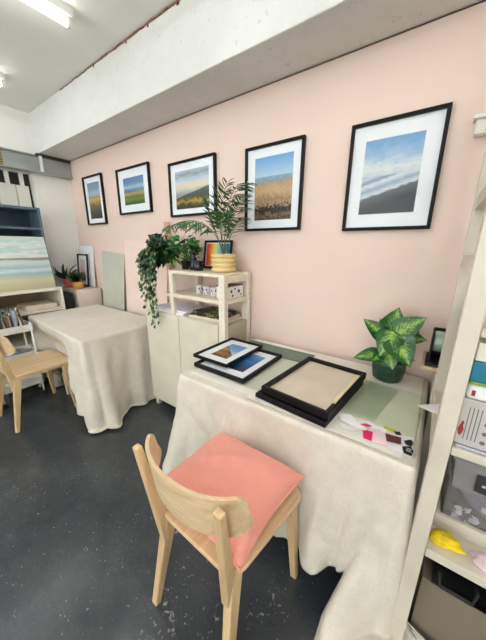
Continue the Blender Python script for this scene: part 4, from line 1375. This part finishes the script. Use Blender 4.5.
# middle shelf: film, printed box, stack of packaging and books
Z3 = .8752
tag(rbox(.118, .55, -.768, -.42, Z3, Z3 + .010).build('film_sheet', M['silver'], bevel=.002), 'silver folder lying under the printed carton on the middle shelf', 'folder')
t = thing('printed_carton', 'pale grey carton with printed lines and a dark red figure on the middle shelf', 'box', (.29, -.60, Z3 + .0105))
rbox(-.177, .17, -.16, .16, 0, .140).build('box', M['cardbox'], t, bevel=.002)
m = MB()
for i in range(4):
    m.box(-.160 + i * .0085, -.158 + i * .0085, -.1606, -.1596, .018, .118)
for i in range(4):
    x = -.118; z = .022 + i * .028
    m.lathe([(0, 0), (.006, 0), (.006, .0006), (0, .0006)], 0, 0, 10, Matrix.Translation((x, -.1602, z)) @ Matrix.Rotation(PI / 2, 4, 'X'))
    m.box(x + .010, x + .030, -.1606, -.1596, z - .002, z + .002)
m.build('printing', M['ink'], t)
MB().prism([(-.175, .045), (-.171, .062), (-.168, .074), (-.164, .070), (-.165, .058), (-.162, .048), (-.164, .034), (-.168, .026), (-.172, .030)], 0, .0008,
           Matrix.Translation((0, -.1602, 0)) @ Matrix.Rotation(PI / 2, 4, 'X')).build('figure', M['red'], t)
ZB = Z3 + .0105 + .1405
t = thing('paper_packet', 'white printed paper packet lying on top of the grey carton', 'paper', (.255, -.615, ZB), (0, 0, 0))
rbox(-.14, .14, -.145, .145, .0005, .045).build('packet', M['paper'], t, bevel=.01, seg=3)
m = MB()
for i in range(6):
    m.box(-.075 + i * .01, -.072 + i * .01, -.1458, -.1448, .010, .036)
m.build('printing', M['ink'], t)
rbox(-.130, -.122, -.1460, -.1448, .012, .028).build('red_mark', M['red'], t)
tag(rbox(.115, .42, -.765, -.46, ZB + .0455, ZB + .054).build('book', M['leafg'], bevel=.001), 'thin leaf green book between white packet and teal book at right', 'book')
tag(rbox(.113, .42, -.765, -.46, ZB + .0545, ZB + .110).build('book', M['teal'], bevel=.003), 'thick teal book stacked above the green one at the right picture edge', 'book')
tag(rbox(.115, .42, -.76, -.46, ZB + .1105, ZB + .160).build('storage_box', M['shelfw'], bevel=.003), 'cream box topmost of the stack over the teal book', 'box')

# birch topped white stand behind the unit, with desk gear
t = thing('side_cabinet', 'narrow white cabinet with birch top beside the potted plant, behind the shelving', 'cabinet', (.25, -.14, 0))
rbox(-.245, .25, -.118, .118, .889, .903).build('top_board', M['birchx'], t, bevel=.002)
rbox(-.185, .24, -.105, .115, .0, .8885).build('body', M['shelfw'], t, bevel=.002)
t = thing('tape_dispenser', 'black device with a rounded silvery green drum on the birch board', 'tape dispenser', (.062, -.16, .9035))
rbox(-.045, .05, -.085, .085, 0, .012).build('base', M['blacks'], t, bevel=.004)
MB().box(-.035, -.028, -.05, .085, .012, .145).box(.034, .041, -.05, .085, .012, .145).box(-.03, .036, .078, .085, .012, .145).build('housing', M['blacks'], t, bevel=.004)
MB().lathe([(0, -.03), (.045, -.03), (.048, -.026), (.048, .026), (.045, .03), (0, .03)], 0, 0, 28,
           Matrix.Translation((.003, .015, .095)) @ Matrix.Rotation(PI / 2, 4, 'Y')).build('drum', pm('silver_green', (170, 190, 180), .3, .3), t, smooth=False)
o = MB().prism([(-.045, -.02), (.05, -.05), (.06, .045), (.03, .05)], 0, .001).build('paper_sheet', M['paper'], None, loc=(.055, -.47, .845))
# the sheet rests on the side rung of the unit
o.location = (.058, -.47, .8225)
tag(o, 'white paper sheet poking out left of the shelving unit, above the near table', 'paper')
# white wall box near the top right
t = thing('wall_socket_box', 'small white box with a rounded cap on the wall, top right picture edge', 'wall box', (.072, -.001, 1.873))
rbox(-.045, .06, -.050, 0, 0, .055).build('box', M['enamel'], t, bevel=.006)
rbox(-.055, .07, -.060, 0, .0555, .072).build('cap', M['paper'], t, bevel=.006)
rbox(-.010, .04, -.0515, -.0495, .008, .045).build('panel', M['post'], t)

# ------------------------------------------------------------------ camera and world
cam = bpy.data.cameras.new('camera')
co = bpy.data.objects.new('camera', cam)
COL.objects.link(co)
YAW, PITCH, ROLL, F = -.6227, -.26823, .00757, 267.61
cy, sy, cp, sp = math.cos(YAW), math.sin(YAW), math.cos(PITCH), math.sin(PITCH)
f = Vector((sy * cp, cy * cp, sp)); r = Vector((cy, -sy, 0)); u = r.cross(f)
cr, sr = math.cos(ROLL), math.sin(ROLL)
r2 = r * cr + u * sr; u2 = -r * sr + u * cr
co.matrix_world = Matrix(((r2.x, u2.x, -f.x, 0), (r2.y, u2.y, -f.y, -1.64), (r2.z, u2.z, -f.z, 1.42), (0, 0, 0, 1)))
cam.sensor_fit = 'VERTICAL'
cam.sensor_height = 36
cam.lens = F / 640 * 36
cam.clip_start = .02
C.camera = co
w = bpy.data.worlds.new('world'); C.world = w
w.use_nodes = True
w.node_tree.nodes['Background'].inputs[0].default_value = (.8, .85, .9, 1)
w.node_tree.nodes['Background'].inputs[1].default_value = .3
C.view_settings.view_transform = 'Standard'
C.view_settings.look = 'None'
C.view_settings.exposure = 0.48
C.view_settings.gamma = 1
C.view_settings.use_curve_mapping = False
